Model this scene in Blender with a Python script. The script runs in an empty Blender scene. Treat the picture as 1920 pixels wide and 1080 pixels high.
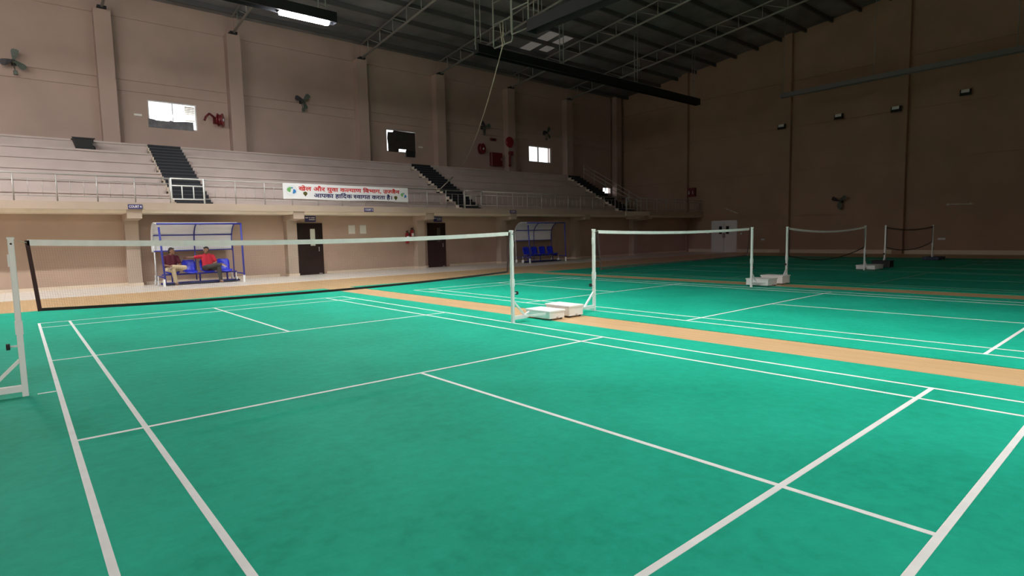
import bpy, bmesh, math, random
from mathutils import Vector, Matrix
random.seed(7)
PI = math.pi
scene = bpy.context.scene
col = scene.collection

# ------------------------------------------------------------------ camera
cam_d = bpy.data.cameras.new('camera')
cam = bpy.data.objects.new('camera', cam_d); col.objects.link(cam)
CAMP = Vector((-3.2568, -7.3801, 1.4831)); YAW, PIT, ROL, FPX = 0.706494, -0.0909526, -0.0207589, 1084.09
d = Vector((math.sin(YAW)*math.cos(PIT), math.cos(YAW)*math.cos(PIT), math.sin(PIT)))
r = Vector((math.cos(YAW), -math.sin(YAW), 0)); u = r.cross(d)
r2 = r*math.cos(ROL) + u*math.sin(ROL); u2 = -r*math.sin(ROL) + u*math.cos(ROL)
cam.matrix_world = Matrix(((r2.x, u2.x, -d.x, CAMP.x), (r2.y, u2.y, -d.y, CAMP.y), (r2.z, u2.z, -d.z, CAMP.z), (0, 0, 0, 1)))
cam_d.sensor_width = 36.0; cam_d.lens = FPX/1920*36.0; cam_d.clip_end = 300
scene.camera = cam

# ------------------------------------------------------------------ world, exposure, lamp strengths
w = bpy.data.worlds.new('daylight'); scene.world = w; w.use_nodes = True
bg = w.node_tree.nodes['Background']; bg.inputs[0].default_value = (0.93, 0.96, 1.0, 1); bg.inputs[1].default_value = 2.4
scene.view_settings.view_transform = 'Standard'
scene.view_settings.look = 'None'
scene.view_settings.gamma = 1.0
scene.view_settings.use_curve_mapping = False
scene.view_settings.exposure = 0.06
LAMP_MAIN, LAMP_LEFT, LAMP_STAND, LAMP_STANDL = 315.0, 60.0, 165.0, 430.0
FILL_NEAR = 430.0  # front fill, added to brighten the posts and net tape

# ------------------------------------------------------------------ materials
MATS = {}
def mat(name, colr, rough=0.6, metal=0.0, spec=0.5, noise=None, bump=0.0, bscale=60.0, emit=None, coat=0.0):
    if name in MATS: return MATS[name]
    m = bpy.data.materials.new(name); m.use_nodes = True
    nt = m.node_tree; b = nt.nodes['Principled BSDF']
    b.inputs['Base Color'].default_value = (*colr, 1); b.inputs['Roughness'].default_value = rough
    b.inputs['Metallic'].default_value = metal; b.inputs['Specular IOR Level'].default_value = spec
    if coat: b.inputs['Coat Weight'].default_value = coat; b.inputs['Coat Roughness'].default_value = 0.25
    tc = None
    if noise or bump: tc = nt.nodes.new('ShaderNodeTexCoord')
    if noise:   # (scale, amount)
        n = nt.nodes.new('ShaderNodeTexNoise'); n.inputs['Scale'].default_value = noise[0]; n.inputs['Detail'].default_value = 5
        nt.links.new(tc.outputs['Object'], n.inputs['Vector'])
        rp = nt.nodes.new('ShaderNodeValToRGB')
        a = noise[1]
        rp.color_ramp.elements[0].position = 0.3; rp.color_ramp.elements[1].position = 0.7
        rp.color_ramp.elements[0].color = (*[c*(1-a) for c in colr], 1); rp.color_ramp.elements[1].color = (*[min(1, c*(1+a)) for c in colr], 1)
        nt.links.new(n.outputs['Fac'], rp.inputs['Fac']); nt.links.new(rp.outputs['Color'], b.inputs['Base Color'])
    if bump:
        n2 = nt.nodes.new('ShaderNodeTexNoise'); n2.inputs['Scale'].default_value = bscale
        nt.links.new(tc.outputs['Object'], n2.inputs['Vector'])
        bp = nt.nodes.new('ShaderNodeBump'); bp.inputs['Strength'].default_value = bump; bp.inputs['Distance'].default_value = 0.01
        nt.links.new(n2.outputs['Fac'], bp.inputs['Height']); nt.links.new(bp.outputs['Normal'], b.inputs['Normal'])
    if emit:
        b.inputs['Emission Color'].default_value = (*emit[0], 1); b.inputs['Emission Strength'].default_value = emit[1]
    MATS[name] = m
    return m

WALL = mat('beige_wall_paint', (0.415, 0.31, 0.265), 0.85, spec=0.2, noise=(0.7, 0.06), bump=0.15, bscale=40)
WALLR = mat('tan_wall_paint', (0.40, 0.275, 0.205), 0.85, spec=0.2, noise=(0.5, 0.08), bump=0.15, bscale=40)
WALLLOW = mat('ochre_wall_paint', (0.47, 0.35, 0.275), 0.85, spec=0.2, noise=(0.8, 0.06))
TIER = mat('stand_plaster', (0.53, 0.45, 0.415), 0.85, spec=0.2, noise=(1.2, 0.07))
FASCIA = mat('fascia_paint', (0.48, 0.39, 0.315), 0.85, spec=0.2, noise=(1.0, 0.06))
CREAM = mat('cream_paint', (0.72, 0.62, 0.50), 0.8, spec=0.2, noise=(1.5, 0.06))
DARKSTEP = mat('dark_step_stone', (0.018, 0.020, 0.026), 0.6, spec=0.3)
STEPEDGE = mat('step_nosing', (0.075, 0.08, 0.085), 0.6, spec=0.3)
STEEL = mat('rail_steel', (0.46, 0.44, 0.42), 0.4, metal=0.35)
WHITEMETAL = mat('white_enamel', (0.80, 0.82, 0.82), 0.35)
WHITEBOX = mat('white_cart_enamel', (0.84, 0.84, 0.84), 0.4)
BLACK = mat('black_rubber', (0.012, 0.013, 0.015), 0.6)
DARKMETAL = mat('dark_trough_metal', (0.018, 0.019, 0.022), 0.55, spec=0.3)
GREYMETAL = mat('grey_trough_metal', (0.20, 0.205, 0.22), 0.5, metal=0.3)
TRUSS = mat('truss_grey_paint', (0.33, 0.34, 0.32), 0.5, metal=0.2)
PURLIN = mat('purlin_dark', (0.085, 0.085, 0.09), 0.6)
ROOF = mat('roof_sheet', (0.20, 0.20, 0.215), 0.6, noise=(0.6, 0.35))
BLUE = mat('blue_frame_paint', (0.035, 0.045, 0.33), 0.4)
BLUESEAT = mat('blue_seat_plastic', (0.018, 0.035, 0.62), 0.3)
BLUEDARK = mat('navy_base_paint', (0.015, 0.03, 0.09), 0.5)
DOORBROWN = mat('dark_brown_door', (0.022, 0.011, 0.010), 0.28, noise=(2.0, 0.2))
DOORWHITE = mat('grey_white_door', (0.78, 0.79, 0.82), 0.5)
NOTICE = mat('notice_paper', (0.72, 0.72, 0.66), 0.6)
SIGNBLUE = mat('sign_blue', (0.045, 0.04, 0.16), 0.4)
SIGNWHITE = mat('sign_white', (0.85, 0.85, 0.88), 0.5)
REDMETAL = mat('red_enamel', (0.38, 0.02, 0.035), 0.3)
REDMID = mat('mid_red_enamel', (0.24, 0.014, 0.022), 0.3)
REDDARK = mat('dark_red_enamel', (0.14, 0.012, 0.016), 0.45)
FANGREEN = mat('fan_green_grey', (0.075, 0.095, 0.075), 0.5)
FANDARK = mat('fan_dark', (0.03, 0.025, 0.03), 0.5)
ROPE = mat('pale_rope', (0.52, 0.48, 0.38), 0.8)
NETCORD = mat('maroon_net_cord', (0.11, 0.02, 0.035), 0.8)
NETTAPE = mat('white_net_tape', (0.80, 0.82, 0.80), 0.7, noise=(8, 0.06))
NETEDGE = mat('net_edge_brown', (0.05, 0.022, 0.022), 0.8)
NETBOT = mat('net_bottom_dark', (0.018, 0.017, 0.014), 0.8)
LINE = mat('white_court_line', (0.80, 0.81, 0.80), 0.55, noise=(6, 0.05))
TILE = None
BANNER = mat('banner_vinyl', (0.80, 0.80, 0.83), 0.5)
BRED = mat('banner_red_print', (0.62, 0.045, 0.045), 0.5)
BNAVY = mat('banner_navy_print', (0.03, 0.03, 0.13), 0.5)
BGREEN = mat('banner_green_print', (0.16, 0.42, 0.13), 0.5)
BBLUE = mat('banner_blue_print', (0.03, 0.20, 0.50), 0.5)
BOLIVE = mat('banner_olive_print', (0.10, 0.09, 0.02), 0.5)
BOARD = mat('grey_window_board', (0.16, 0.16, 0.17), 0.8, noise=(5, 0.25))
BOARDDARK = mat('brown_window_board', (0.030, 0.024, 0.018), 0.8, noise=(4, 0.3))
ALUM = mat('window_aluminium', (0.55, 0.54, 0.52), 0.4, metal=0.4)
LOUVRE = mat('cream_louvre', (0.70, 0.64, 0.52), 0.5)
SKIN = mat('skin', (0.27, 0.145, 0.09), 0.55)
HAIR = mat('black_hair', (0.012, 0.010, 0.010), 0.5)
EYEW = mat('eye_white', (0.7, 0.7, 0.68), 0.3)
MAROON = mat('maroon_shirt', (0.085, 0.008, 0.022), 0.85)
REDSHIRT = mat('red_shirt', (0.55, 0.022, 0.045), 0.85)
BEIGECLOTH = mat('beige_trousers', (0.55, 0.46, 0.30), 0.85)
GREYCLOTH = mat('dark_grey_trousers', (0.055, 0.052, 0.048), 0.85)
SANDAL = mat('sandal', (0.45, 0.42, 0.38), 0.6)
LENS = mat('floodlight_lens', (0.85, 0.88, 0.86), 0.15)
DARKGLASS = mat('dark_pane', (0.01, 0.012, 0.014), 0.1)

def node_mat(name):
    m = bpy.data.materials.new(name); m.use_nodes = True
    return m, m.node_tree, m.node_tree.nodes['Principled BSDF']

# green vinyl mat: mottled fibres, scuffs
GREEN, nt, b = node_mat('green_court_mat')
tc = nt.nodes.new('ShaderNodeTexCoord')
n1 = nt.nodes.new('ShaderNodeTexNoise'); n1.inputs['Scale'].default_value = 9; n1.inputs['Detail'].default_value = 8; n1.inputs['Roughness'].default_value = 0.65
n2 = nt.nodes.new('ShaderNodeTexNoise'); n2.inputs['Scale'].default_value = 0.8; n2.inputs['Detail'].default_value = 3
mx = nt.nodes.new('ShaderNodeMath'); mx.operation = 'ADD'
m5 = nt.nodes.new('ShaderNodeMath'); m5.operation = 'MULTIPLY'; m5.inputs[1].default_value = 0.5
rp = nt.nodes.new('ShaderNodeValToRGB')
rp.color_ramp.elements[0].position = 0.36; rp.color_ramp.elements[0].color = (0.007, 0.315, 0.200, 1)
rp.color_ramp.elements[1].position = 0.66; rp.color_ramp.elements[1].color = (0.016, 0.445, 0.300, 1)
nt.links.new(tc.outputs['Object'], n1.inputs['Vector']); nt.links.new(tc.outputs['Object'], n2.inputs['Vector'])
nt.links.new(n1.outputs['Fac'], mx.inputs[0]); nt.links.new(n2.outputs['Fac'], mx.inputs[1]); nt.links.new(mx.outputs[0], m5.inputs[0])
nt.links.new(m5.outputs[0], rp.inputs['Fac']); nt.links.new(rp.outputs['Color'], b.inputs['Base Color'])
b.inputs['Roughness'].default_value = 0.6; b.inputs['Specular IOR Level'].default_value = 0.1
n3 = nt.nodes.new('ShaderNodeTexNoise'); n3.inputs['Scale'].default_value = 220
bp = nt.nodes.new('ShaderNodeBump'); bp.inputs['Strength'].default_value = 0.25; bp.inputs['Distance'].default_value = 0.004
nt.links.new(tc.outputs['Object'], n3.inputs['Vector']); nt.links.new(n3.outputs['Fac'], bp.inputs['Height']); nt.links.new(bp.outputs['Normal'], b.inputs['Normal'])

# wood floor: narrow boards laid along y
WOOD, nt, b = node_mat('wood_floor_boards')
tc = nt.nodes.new('ShaderNodeTexCoord')
mp = nt.nodes.new('ShaderNodeMapping'); mp.inputs['Rotation'].default_value = (0, 0, PI/2)
br = nt.nodes.new('ShaderNodeTexBrick'); br.inputs['Scale'].default_value = 1.0; br.inputs['Brick Width'].default_value = 1.6; br.inputs['Row Height'].default_value = 0.075
br.inputs['Mortar Size'].default_value = 0.0015; br.inputs['Color1'].default_value = (0.60, 0.40, 0.205, 1); br.inputs['Color2'].default_value = (0.66, 0.455, 0.25, 1); br.inputs['Mortar'].default_value = (0.40, 0.25, 0.12, 1)
nz = nt.nodes.new('ShaderNodeTexNoise'); nz.inputs['Scale'].default_value = 2.0; nz.inputs['Detail'].default_value = 6
mp2 = nt.nodes.new('ShaderNodeMapping'); mp2.inputs['Scale'].default_value = (14, 0.8, 1)
mxc = nt.nodes.new('ShaderNodeMixRGB'); mxc.blend_type = 'MULTIPLY'; mxc.inputs['Fac'].default_value = 0.4
rp = nt.nodes.new('ShaderNodeValToRGB'); rp.color_ramp.elements[0].color = (0.55, 0.5, 0.42, 1); rp.color_ramp.elements[1].color = (1.1, 1.1, 1.1, 1)
nt.links.new(tc.outputs['Object'], mp.inputs['Vector']); nt.links.new(mp.outputs[0], br.inputs['Vector'])
nt.links.new(tc.outputs['Object'], mp2.inputs['Vector']); nt.links.new(mp2.outputs[0], nz.inputs['Vector']); nt.links.new(nz.outputs['Fac'], rp.inputs['Fac'])
nt.links.new(br.outputs['Color'], mxc.inputs[1]); nt.links.new(rp.outputs['Color'], mxc.inputs[2]); nt.links.new(mxc.outputs[0], b.inputs['Base Color'])
b.inputs['Roughness'].default_value = 0.4

# pale floor tile
TILE, nt, b = node_mat('cream_floor_tile')
tc = nt.nodes.new('ShaderNodeTexCoord')
br = nt.nodes.new('ShaderNodeTexBrick'); br.offset = 0.0; br.inputs['Scale'].default_value = 1.0; br.inputs['Brick Width'].default_value = 0.6; br.inputs['Row Height'].default_value = 0.6
br.inputs['Mortar Size'].default_value = 0.003; br.inputs['Color1'].default_value = (0.76, 0.71, 0.64, 1); br.inputs['Color2'].default_value = (0.79, 0.74, 0.67, 1); br.inputs['Mortar'].default_value = (0.45, 0.40, 0.34, 1)
nt.links.new(tc.outputs['Object'], br.inputs['Vector']); nt.links.new(br.outputs['Color'], b.inputs['Base Color'])
b.inputs['Roughness'].default_value = 0.35

# window glass: mostly clear, slightly glossy
GLASS = bpy.data.materials.new('window_glass'); GLASS.use_nodes = True
nt = GLASS.node_tree; nt.nodes.clear()
out = nt.nodes.new('ShaderNodeOutputMaterial'); mixs = nt.nodes.new('ShaderNodeMixShader'); tr = nt.nodes.new('ShaderNodeBsdfTransparent'); gl = nt.nodes.new('ShaderNodeBsdfGlossy')
gl.inputs['Roughness'].default_value = 0.05; mixs.inputs[0].default_value = 0.06
nt.links.new(tr.outputs[0], mixs.inputs[1]); nt.links.new(gl.outputs[0], mixs.inputs[2]); nt.links.new(mixs.outputs[0], out.inputs['Surface'])

# translucent polycarbonate for the shelters and roof lights
POLY = bpy.data.materials.new('frosted_polycarbonate'); POLY.use_nodes = True
nt = POLY.node_tree; nt.nodes.clear()
out = nt.nodes.new('ShaderNodeOutputMaterial'); mixs = nt.nodes.new('ShaderNodeMixShader'); tl = nt.nodes.new('ShaderNodeBsdfTranslucent'); df = nt.nodes.new('ShaderNodeBsdfDiffuse')
tl.inputs[0].default_value = (0.92, 0.93, 0.95, 1); df.inputs[0].default_value = (0.91, 0.92, 0.95, 1); mixs.inputs[0].default_value = 0.9
wv = nt.nodes.new('ShaderNodeTexWave'); wv.inputs['Scale'].default_value = 6; tcx = nt.nodes.new('ShaderNodeTexCoord')
bpx = nt.nodes.new('ShaderNodeBump'); bpx.inputs['Strength'].default_value = 0.2
nt.links.new(tcx.outputs['Object'], wv.inputs['Vector']); nt.links.new(wv.outputs['Fac'], bpx.inputs['Height']); nt.links.new(bpx.outputs[0], df.inputs['Normal'])
nt.links.new(tl.outputs[0], mixs.inputs[1]); nt.links.new(df.outputs[0], mixs.inputs[2]); nt.links.new(mixs.outputs[0], out.inputs['Surface'])

def emit_mat(name, colr, s):
    m = bpy.data.materials.new(name); m.use_nodes = True
    nt = m.node_tree; nt.nodes.clear()
    out = nt.nodes.new('ShaderNodeOutputMaterial'); e = nt.nodes.new('ShaderNodeEmission')
    e.inputs[0].default_value = (*colr, 1); e.inputs[1].default_value = s
    nt.links.new(e.outputs[0], out.inputs[0]); return m

# ------------------------------------------------------------------ mesh helpers
def root_loc(o):
    v = Vector((0, 0, 0))
    while o is not None:
        v += o.location; o = o.parent
    return v

class MB:
    def __init__(s): s.v = []; s.f = []; s.smooth = []
    def add(s, vs, fs, sm=False):
        k = len(s.v); s.v += [tuple(v) for v in vs]
        s.f += [tuple(i+k for i in f) for f in fs]; s.smooth += [sm]*len(fs); return s
    def box(s, x0, x1, y0, y1, z0, z1):
        return s.add([(x0,y0,z0),(x1,y0,z0),(x1,y1,z0),(x0,y1,z0),(x0,y0,z1),(x1,y0,z1),(x1,y1,z1),(x0,y1,z1)],
                     [(0,3,2,1),(4,5,6,7),(0,1,5,4),(1,2,6,5),(2,3,7,6),(3,0,4,7)])
    def cbox(s, x0, x1, y0, y1, z0, z1, c=0.01):      # box with chamfered vertical edges and top edges
        p = [(x0+c,y0),(x1-c,y0),(x1,y0+c),(x1,y1-c),(x1-c,y1),(x0+c,y1),(x0,y1-c),(x0,y0+c)]
        cx, cy = (x0+x1)/2, (y0+y1)/2
        vs = [(a,b,z0) for a,b in p] + [(a,b,z1-c) for a,b in p] + [(a+(c if a<cx else -c), b+(c if b<cy else -c), z1) for a,b in p]
        fs = [tuple(reversed(range(8))), tuple(range(16,24))]
        for l in (0,8):
            for i in range(8): fs.append((l+i, l+(i+1)%8, l+8+(i+1)%8, l+8+i))
        return s.add(vs, fs)
    def tube(s, p0, p1, r0, r1=None, n=10, caps=True, sm=True):
        r1 = r0 if r1 is None else r1
        p0, p1 = Vector(p0), Vector(p1); ax = (p1-p0)
        if ax.length < 1e-7: return s
        ax.normalize(); t = Vector((0,0,1)) if abs(ax.z) < 0.9 else Vector((1,0,0))
        a = ax.cross(t).normalized(); b = ax.cross(a)
        vs = []
        for p, rr in ((p0,r0),(p1,r1)):
            for i in range(n):
                an = 2*PI*i/n; vs.append(p + (a*math.cos(an)+b*math.sin(an))*rr)
        fs = [(i,(i+1)%n,n+(i+1)%n,n+i) for i in range(n)]
        k = len(s.v); s.add(vs, fs, sm)
        if caps:
            s.f += [tuple(k+i for i in reversed(range(n))), tuple(k+n+i for i in range(n))]; s.smooth += [False]*2
        return s
    def bar(s, p0, p1, w, h):            # square section bar
        p0, p1 = Vector(p0), Vector(p1); ax = (p1-p0).normalized()
        t = Vector((0,0,1)) if abs(ax.z) < 0.95 else Vector((0,1,0))
        a = ax.cross(t).normalized(); b = a.cross(ax)
        vs = []
        for p in (p0,p1):
            for i,j in ((-1,-1),(1,-1),(1,1),(-1,1)): vs.append(p + a*i*w/2 + b*j*h/2)
        return s.add(vs, [(3,2,1,0),(4,5,6,7),(0,1,5,4),(1,2,6,5),(2,3,7,6),(3,0,4,7)])
    def path(s, pts, r, n=8):
        for a, b_ in zip(pts[:-1], pts[1:]): s.tube(a, b_, r, n=n)
        return s
    def ball(s, c, rx, ry=None, rz=None, n=14, m=9):
        ry = rx if ry is None else ry; rz = rx if rz is None else rz
        vs = [(c[0],c[1],c[2]+rz)]
        for j in range(1,m):
            th = PI*j/m
            for i in range(n):
                ph = 2*PI*i/n; vs.append((c[0]+rx*math.sin(th)*math.cos(ph), c[1]+ry*math.sin(th)*math.sin(ph), c[2]+rz*math.cos(th)))
        vs.append((c[0],c[1],c[2]-rz)); fs = []
        for i in range(n): fs.append((0,1+i,1+(i+1)%n))
        for j in range(m-2):
            for i in range(n):
                a0 = 1+j*n+i; a1 = 1+j*n+(i+1)%n; fs.append((a0,a0+n,a1+n,a1))
        L = len(vs)-1
        for i in range(n): fs.append((L,1+(m-2)*n+(i+1)%n,1+(m-2)*n+i))
        return s.add(vs, fs, True)
    def prism(s, poly, axis, a, b_):     # poly in the other two axes
        n = len(poly)
        def P(q, t):
            return (t,q[0],q[1]) if axis == 0 else ((q[0],t,q[1]) if axis == 1 else (q[0],q[1],t))
        return s.add([P(q,a) for q in poly]+[P(q,b_) for q in poly],
                     [tuple(reversed(range(n))), tuple(range(n,2*n))]+[(i,(i+1)%n,n+(i+1)%n,n+i) for i in range(n)])
    def mesh(s, name, m, off=(0,0,0)):
        me = bpy.data.meshes.new(name); o = Vector(off)
        me.from_pydata([tuple(Vector(v)-o) for v in s.v], [], s.f)
        me.polygons.foreach_set('use_smooth', s.smooth)
        bm = bmesh.new(); bm.from_mesh(me); bmesh.ops.recalc_face_normals(bm, faces=bm.faces); bm.to_mesh(me); bm.free()
        if m is not None: me.materials.append(m)
        return me
    def build(s, name, m, parent=None, off=None):
        if off is None: off = root_loc(parent) if parent else (0,0,0)
        o = bpy.data.objects.new(name, s.mesh(name, m, off)); col.objects.link(o)
        if parent: o.parent = parent
        return o

def link_mesh(name, me, parent=None, loc=(0,0,0), rot=None):
    o = bpy.data.objects.new(name, me); col.objects.link(o); o.location = loc
    if rot: o.rotation_euler = rot
    if parent: o.parent = parent
    return o
def tag(o, label=None, cat=None, group=None, kind=None):
    if label: o['label'] = label
    if cat: o['category'] = cat
    if group: o['group'] = group
    if kind: o['kind'] = kind
    return o
def thing(name, label, cat, loc=(0,0,0), rz=0.0, group=None, kind=None):
    o = bpy.data.objects.new(name, None); col.objects.link(o); o.empty_display_size = 0.2
    o.location = loc; o.rotation_euler = (0,0,rz); return tag(o, label, cat, group, kind)
def copy_tree(o, parent=None):
    c = o.copy(); col.objects.link(c)
    c.parent = parent
    for ch in list(o.children): copy_tree(ch, c)
    return c
def struct(name, mb, m, label=None, cat=None):
    o = mb.build(name, m); return tag(o, label, cat, kind='structure')

# ------------------------------------------------------------------ constants of the hall
XL, XR = -30.0, 34.3
YN, YF = -22.8, 22.8
PILX = [-5.45, 0.16, 5.22, 11.71, 16.77, 22.34, 27.91]
CC = [0.0, 8.164, 16.328, 24.492]                 # court centres
zch = lambda y: 11.12 + (22.3-abs(y))*0.108       # bottom chord height
zroof = lambda y: zch(y) + 1.0

# ------------------------------------------------------------------ floor
fl = MB().box(XL, XR, YN, 13.0, -0.2, 0.0)
struct('floor', fl, WOOD, 'honey coloured sprung wood floor showing between the green mats', 'floor')
struct('floor_tiles', MB().box(XL, XR, 13.0, 16.9, -0.2, 0.012), TILE, 'cream tiled walkway along the foot of the grandstand', 'floor')

# ------------------------------------------------------------------ far wall below the stand
o = struct('wall_far_lower', MB().box(XL, XR, 16.6, 16.9, 0, 2.58), WALLLOW, 'brown painted wall under the grandstand balcony', 'wall')
bb = thing('baseboard_far', 'cream skirting along the wall under the balcony', 'skirting', (0,16.59,0), kind='structure')
xs = [-9.0] + [PILX[i]-0.2 for i in range(len(PILX))] + [XR]
segs = []
for a, b_ in zip(xs[:-1], xs[1:]):
    segs.append((a+0.21 if a > -9 else a, b_-0.21 if b_ < XR else b_))
doors = [(5.78, 6.8), (12.2, 13.15)]
for a, b_ in segs:
    cuts = [(a, b_)]
    for da, db in doors:
        new = []
        for p, q in cuts:
            if da > p and db < q: new += [(p, da), (db, q)]
            else: new.append((p, q))
        cuts = new
    for p, q in cuts:
        if q-p > 0.02: MB().box(p, q, 16.565, 16.6, 0, 0.115).build('skirting_board', CREAM, bb)

# columns carrying the balcony
COLX = [-5.65, -0.19, 5.26, 11.3, 16.36, 22.05, 27.6]
coln = ['leftmost, outside the court', 'left of the near shelter', 'beside the first brown door', 'beside the second brown door', 'left of the dark shelter', 'right of the dark shelter', 'furthest right, under the balcony end']
for i, x in enumerate(COLX):
    if i == 0: continue
    t = thing('column', 'beige concrete column '+coln[i], 'column', (x,16.4,0), group='columns under the balcony')
    MB().box(x-0.2, x+0.2, 16.2, 16.6, 0.1, 2.46).build('shaft', FASCIA, t)
    MB().box(x-0.22, x+0.22, 16.17, 16.6, 0, 0.11).build('plinth', CREAM, t)
    bk = MB()
    bk.prism([(15.36,2.30),(16.6,2.22),(16.6,2.60),(15.36,2.60)], 0, x-0.212, x+0.212)
    bk.build('bracket', FASCIA, t)

# ------------------------------------------------------------------ grandstand
gs = thing('grandstand', 'beige stepped concrete grandstand above the covered walkway', 'grandstand', (0,15.3,2.4))
MB().box(XL, XR, 15.3, 22.8, 2.58, 2.82).build('slab', FASCIA, gs)
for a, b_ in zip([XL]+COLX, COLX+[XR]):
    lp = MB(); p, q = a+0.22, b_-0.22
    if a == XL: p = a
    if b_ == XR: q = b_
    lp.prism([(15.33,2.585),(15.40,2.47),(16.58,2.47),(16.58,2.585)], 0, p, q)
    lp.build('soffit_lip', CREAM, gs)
TY = [17.7+0.86*k for k in range(6)]; TZ = [2.82+0.478*(k+1) for k in range(6)]
TXE = 27.3
ST = [(1.35, 2.62), (14.35, 15.65), (27.3, 28.6)]
for k in range(6):
    MB().box(XL, TXE, TY[k], (TY[k+1] if k < 5 else 22.8), TZ[k]-0.478 if k else 2.82, TZ[k]).build('tier', TIER, gs)
    MB().box(XL, TXE, TY[k]-0.04, TY[k]+0.02, TZ[k]-0.07, TZ[k]+0.004).build('tier_nosing', TIER, gs)
MB().box(25.4, 27.8, 15.24, 15.32, 2.55, 2.80).build('landing_panel', CREAM, gs)
MB().box(26.6, 28.4, 15.5, 16.2, 2.36, 2.47).build('lower_panel', CREAM, gs)
stl = ['wide flight of dark steps nearest the COURT 4 sign', 'flight of dark steps with stepped cream edge right of the banner', 'far flight of dark steps beside the sloping handrail']
for si, (x0, x1) in enumerate(ST):
    t = thing('staircase', stl[si], 'stairs', ((x0+x1)/2, 17.0, 2.82), group='stairs up the grandstand')
    body = MB(); rise = 0.478/3; dep = 0.86/3
    for k in range(18):
        y = TY[0]-2*dep + k*dep - 0.06; z0 = 2.82+k*rise; z1 = z0+rise
        body.box(x0, x1, y+0.02, y+dep*3.2 if k < 17 else 22.3, max(2.82, z0-0.3), z1-0.02)
        MB().box(x0+0.03, x1-0.0, y, y+0.03, z0, z1-0.018).build('riser', DARKSTEP, t)
        MB().box(x0+0.02, x1+0.005, y-0.012, y+dep, z1-0.02, z1+0.003).build('tread', STEPEDGE, t)
    body.build('step_body', CREAM, t)

# ------------------------------------------------------------------ far upper wall with windows
WIN = [(1.62, 3.56, 6.60, 7.77), (13.3, 15.25, 6.42, 7.70), (24.32, 26.45, 6.57, 7.67), (32.1, 33.1, 4.60, 5.10)]
def cells(x0, x1, z0, z1, holes):
    xs = sorted({x0,x1}|{min(max(h[i],x0),x1) for h in holes for i in (0,1)})
    zs = sorted({z0,z1}|{min(max(h[i],z0),z1) for h in holes for i in (2,3)})
    res = []
    for a,b_ in zip(xs[:-1],xs[1:]):
        for c,e in zip(zs[:-1],zs[1:]):
            if b_-a < 1e-4 or e-c < 1e-4: continue
            mx_, mz_ = (a+b_)/2, (c+e)/2
            if any(h[0] < mx_ < h[1] and h[2] < mz_ < h[3] for h in holes): continue
            res.append((a,b_,c,e))
    return res
mb = MB()
for a,b_,c,e in cells(XL, XR+0.3, 2.82, 12.12, WIN): mb.box(a,b_,22.84,23.12,c,e)
wf = struct('wall_far', mb, WALL, 'tall beige wall with pilasters and small windows above the grandstand', 'wall')
bays = [XL]+PILX+[33.25]
courses = [(2.82,8.00),(8.035,8.46),(8.495,11.06),(11.10,12.12)]
for a,b_ in zip(bays[:-1],bays[1:]):
    for c,e in courses:
        mb = MB()
        for p,q,s_,t_ in cells(a+0.2 if a > XL else a, b_-0.2, c, e, WIN): mb.box(p,q,22.80,22.845,s_,t_)
        mb.build('panel', WALL, wf)
for x in PILX+[33.5]:
    MB().box(x-0.30, x+0.30, 22.30, 22.84, 2.82, 11.12 if x < 33 else 12.1).build('pilaster', WALL, wf)
MB().box(33.2,34.3,22.79,22.85,2.82,12.1).build('panel', WALL, wf)

# windows
def window(n, hole, label):
    x0,x1,z0,z1 = hole
    t = thing('window_%d' % n, label, 'window', ((x0+x1)/2, 22.84, z0), kind='structure')
    f = MB(); k = 0.05
    f.box(x0,x1,22.86,22.94,z0,z0+k).box(x0,x1,22.86,22.94,z1-k,z1).box(x0,x0+k,22.86,22.94,z0+k,z1-k).box(x1-k,x1,22.86,22.94,z0+k,z1-k)
    f.build('frame', ALUM, t)
    return t
t = window(1, WIN[0], 'bright window with grey board along its bottom, left above the stand')
x0,x1,z0,z1 = WIN[0]
for p,q in ((x0+.05,(x0+x1)/2-0.02),((x0+x1)/2+0.02,x1-.05)): MB().box(p,q,22.90,22.905,z0+.05,z1-.05).build('pane', GLASS, t)
MB().box((x0+x1)/2-.02,(x0+x1)/2+.02,22.88,22.93,z0+.05,z1-.05).build('mullion', ALUM, t)
for i in range(9):
    z = z0+0.42+i*0.075
    MB().add([(x1-.46,22.95,z),(x1-.05,22.95,z),(x1-.05,23.0,z+.065),(x1-.46,23.0,z+.065),(x1-.46,22.955,z-.004),(x1-.05,22.955,z-.004),(x1-.05,23.005,z+.061),(x1-.46,23.005,z+.061)],[(0,1,2,3),(4,5,6,7),(0,1,5,4),(2,3,7,6),(0,3,7,4),(1,2,6,5)]).build('louvre', LOUVRE, t)
bx = [(x0-0.02,z0-.03),(x1-.17,z0-.03),(x1-.17,z0+.36),(x1-.42,z0+.36),(x0+.95,z0+.30),(x0+.87,z0+.36),(x0+.78,z0+.30),(x0+.3,z0+.30),(x0+.22,z0+.33),(x0-0.02,z0+.36)]
MB().prism(bx, 1, 22.795, 22.83).build('board', BOARD, t)
t = window(2, WIN[1], 'window mostly blocked by dark brown boards above the second stairs')
x0,x1,z0,z1 = WIN[1]
MB().box(x0+.05,x1-.05,22.90,22.905,z0+.05,z1-.05).build('pane', GLASS, t)
bd = [(x0+.12,z0-.02),(x0+.75,z0-.02),(x0+.75,z0+.05),(x0+.80,z0+.05),(x0+.80,z0+.20),(x0+1.30,z0+.20),(x0+1.30,z0+.0),(x1-.03,z0+.0),(x1-.03,z1-.07),(x0+.5,z1-.05),(x0+.45,z1-.15),(x0+.12,z1-.17),(x0+.07,z0+.75),(x0+.11,z0+.45)]
MB().prism(bd, 1, 22.845, 22.858).build('board', BOARDDARK, t)
MB().cbox(x0+1.20,x1-.12,22.72,22.80,z0-.22,z0+.14,.03).build('cooler_box', BLACK, t)
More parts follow.
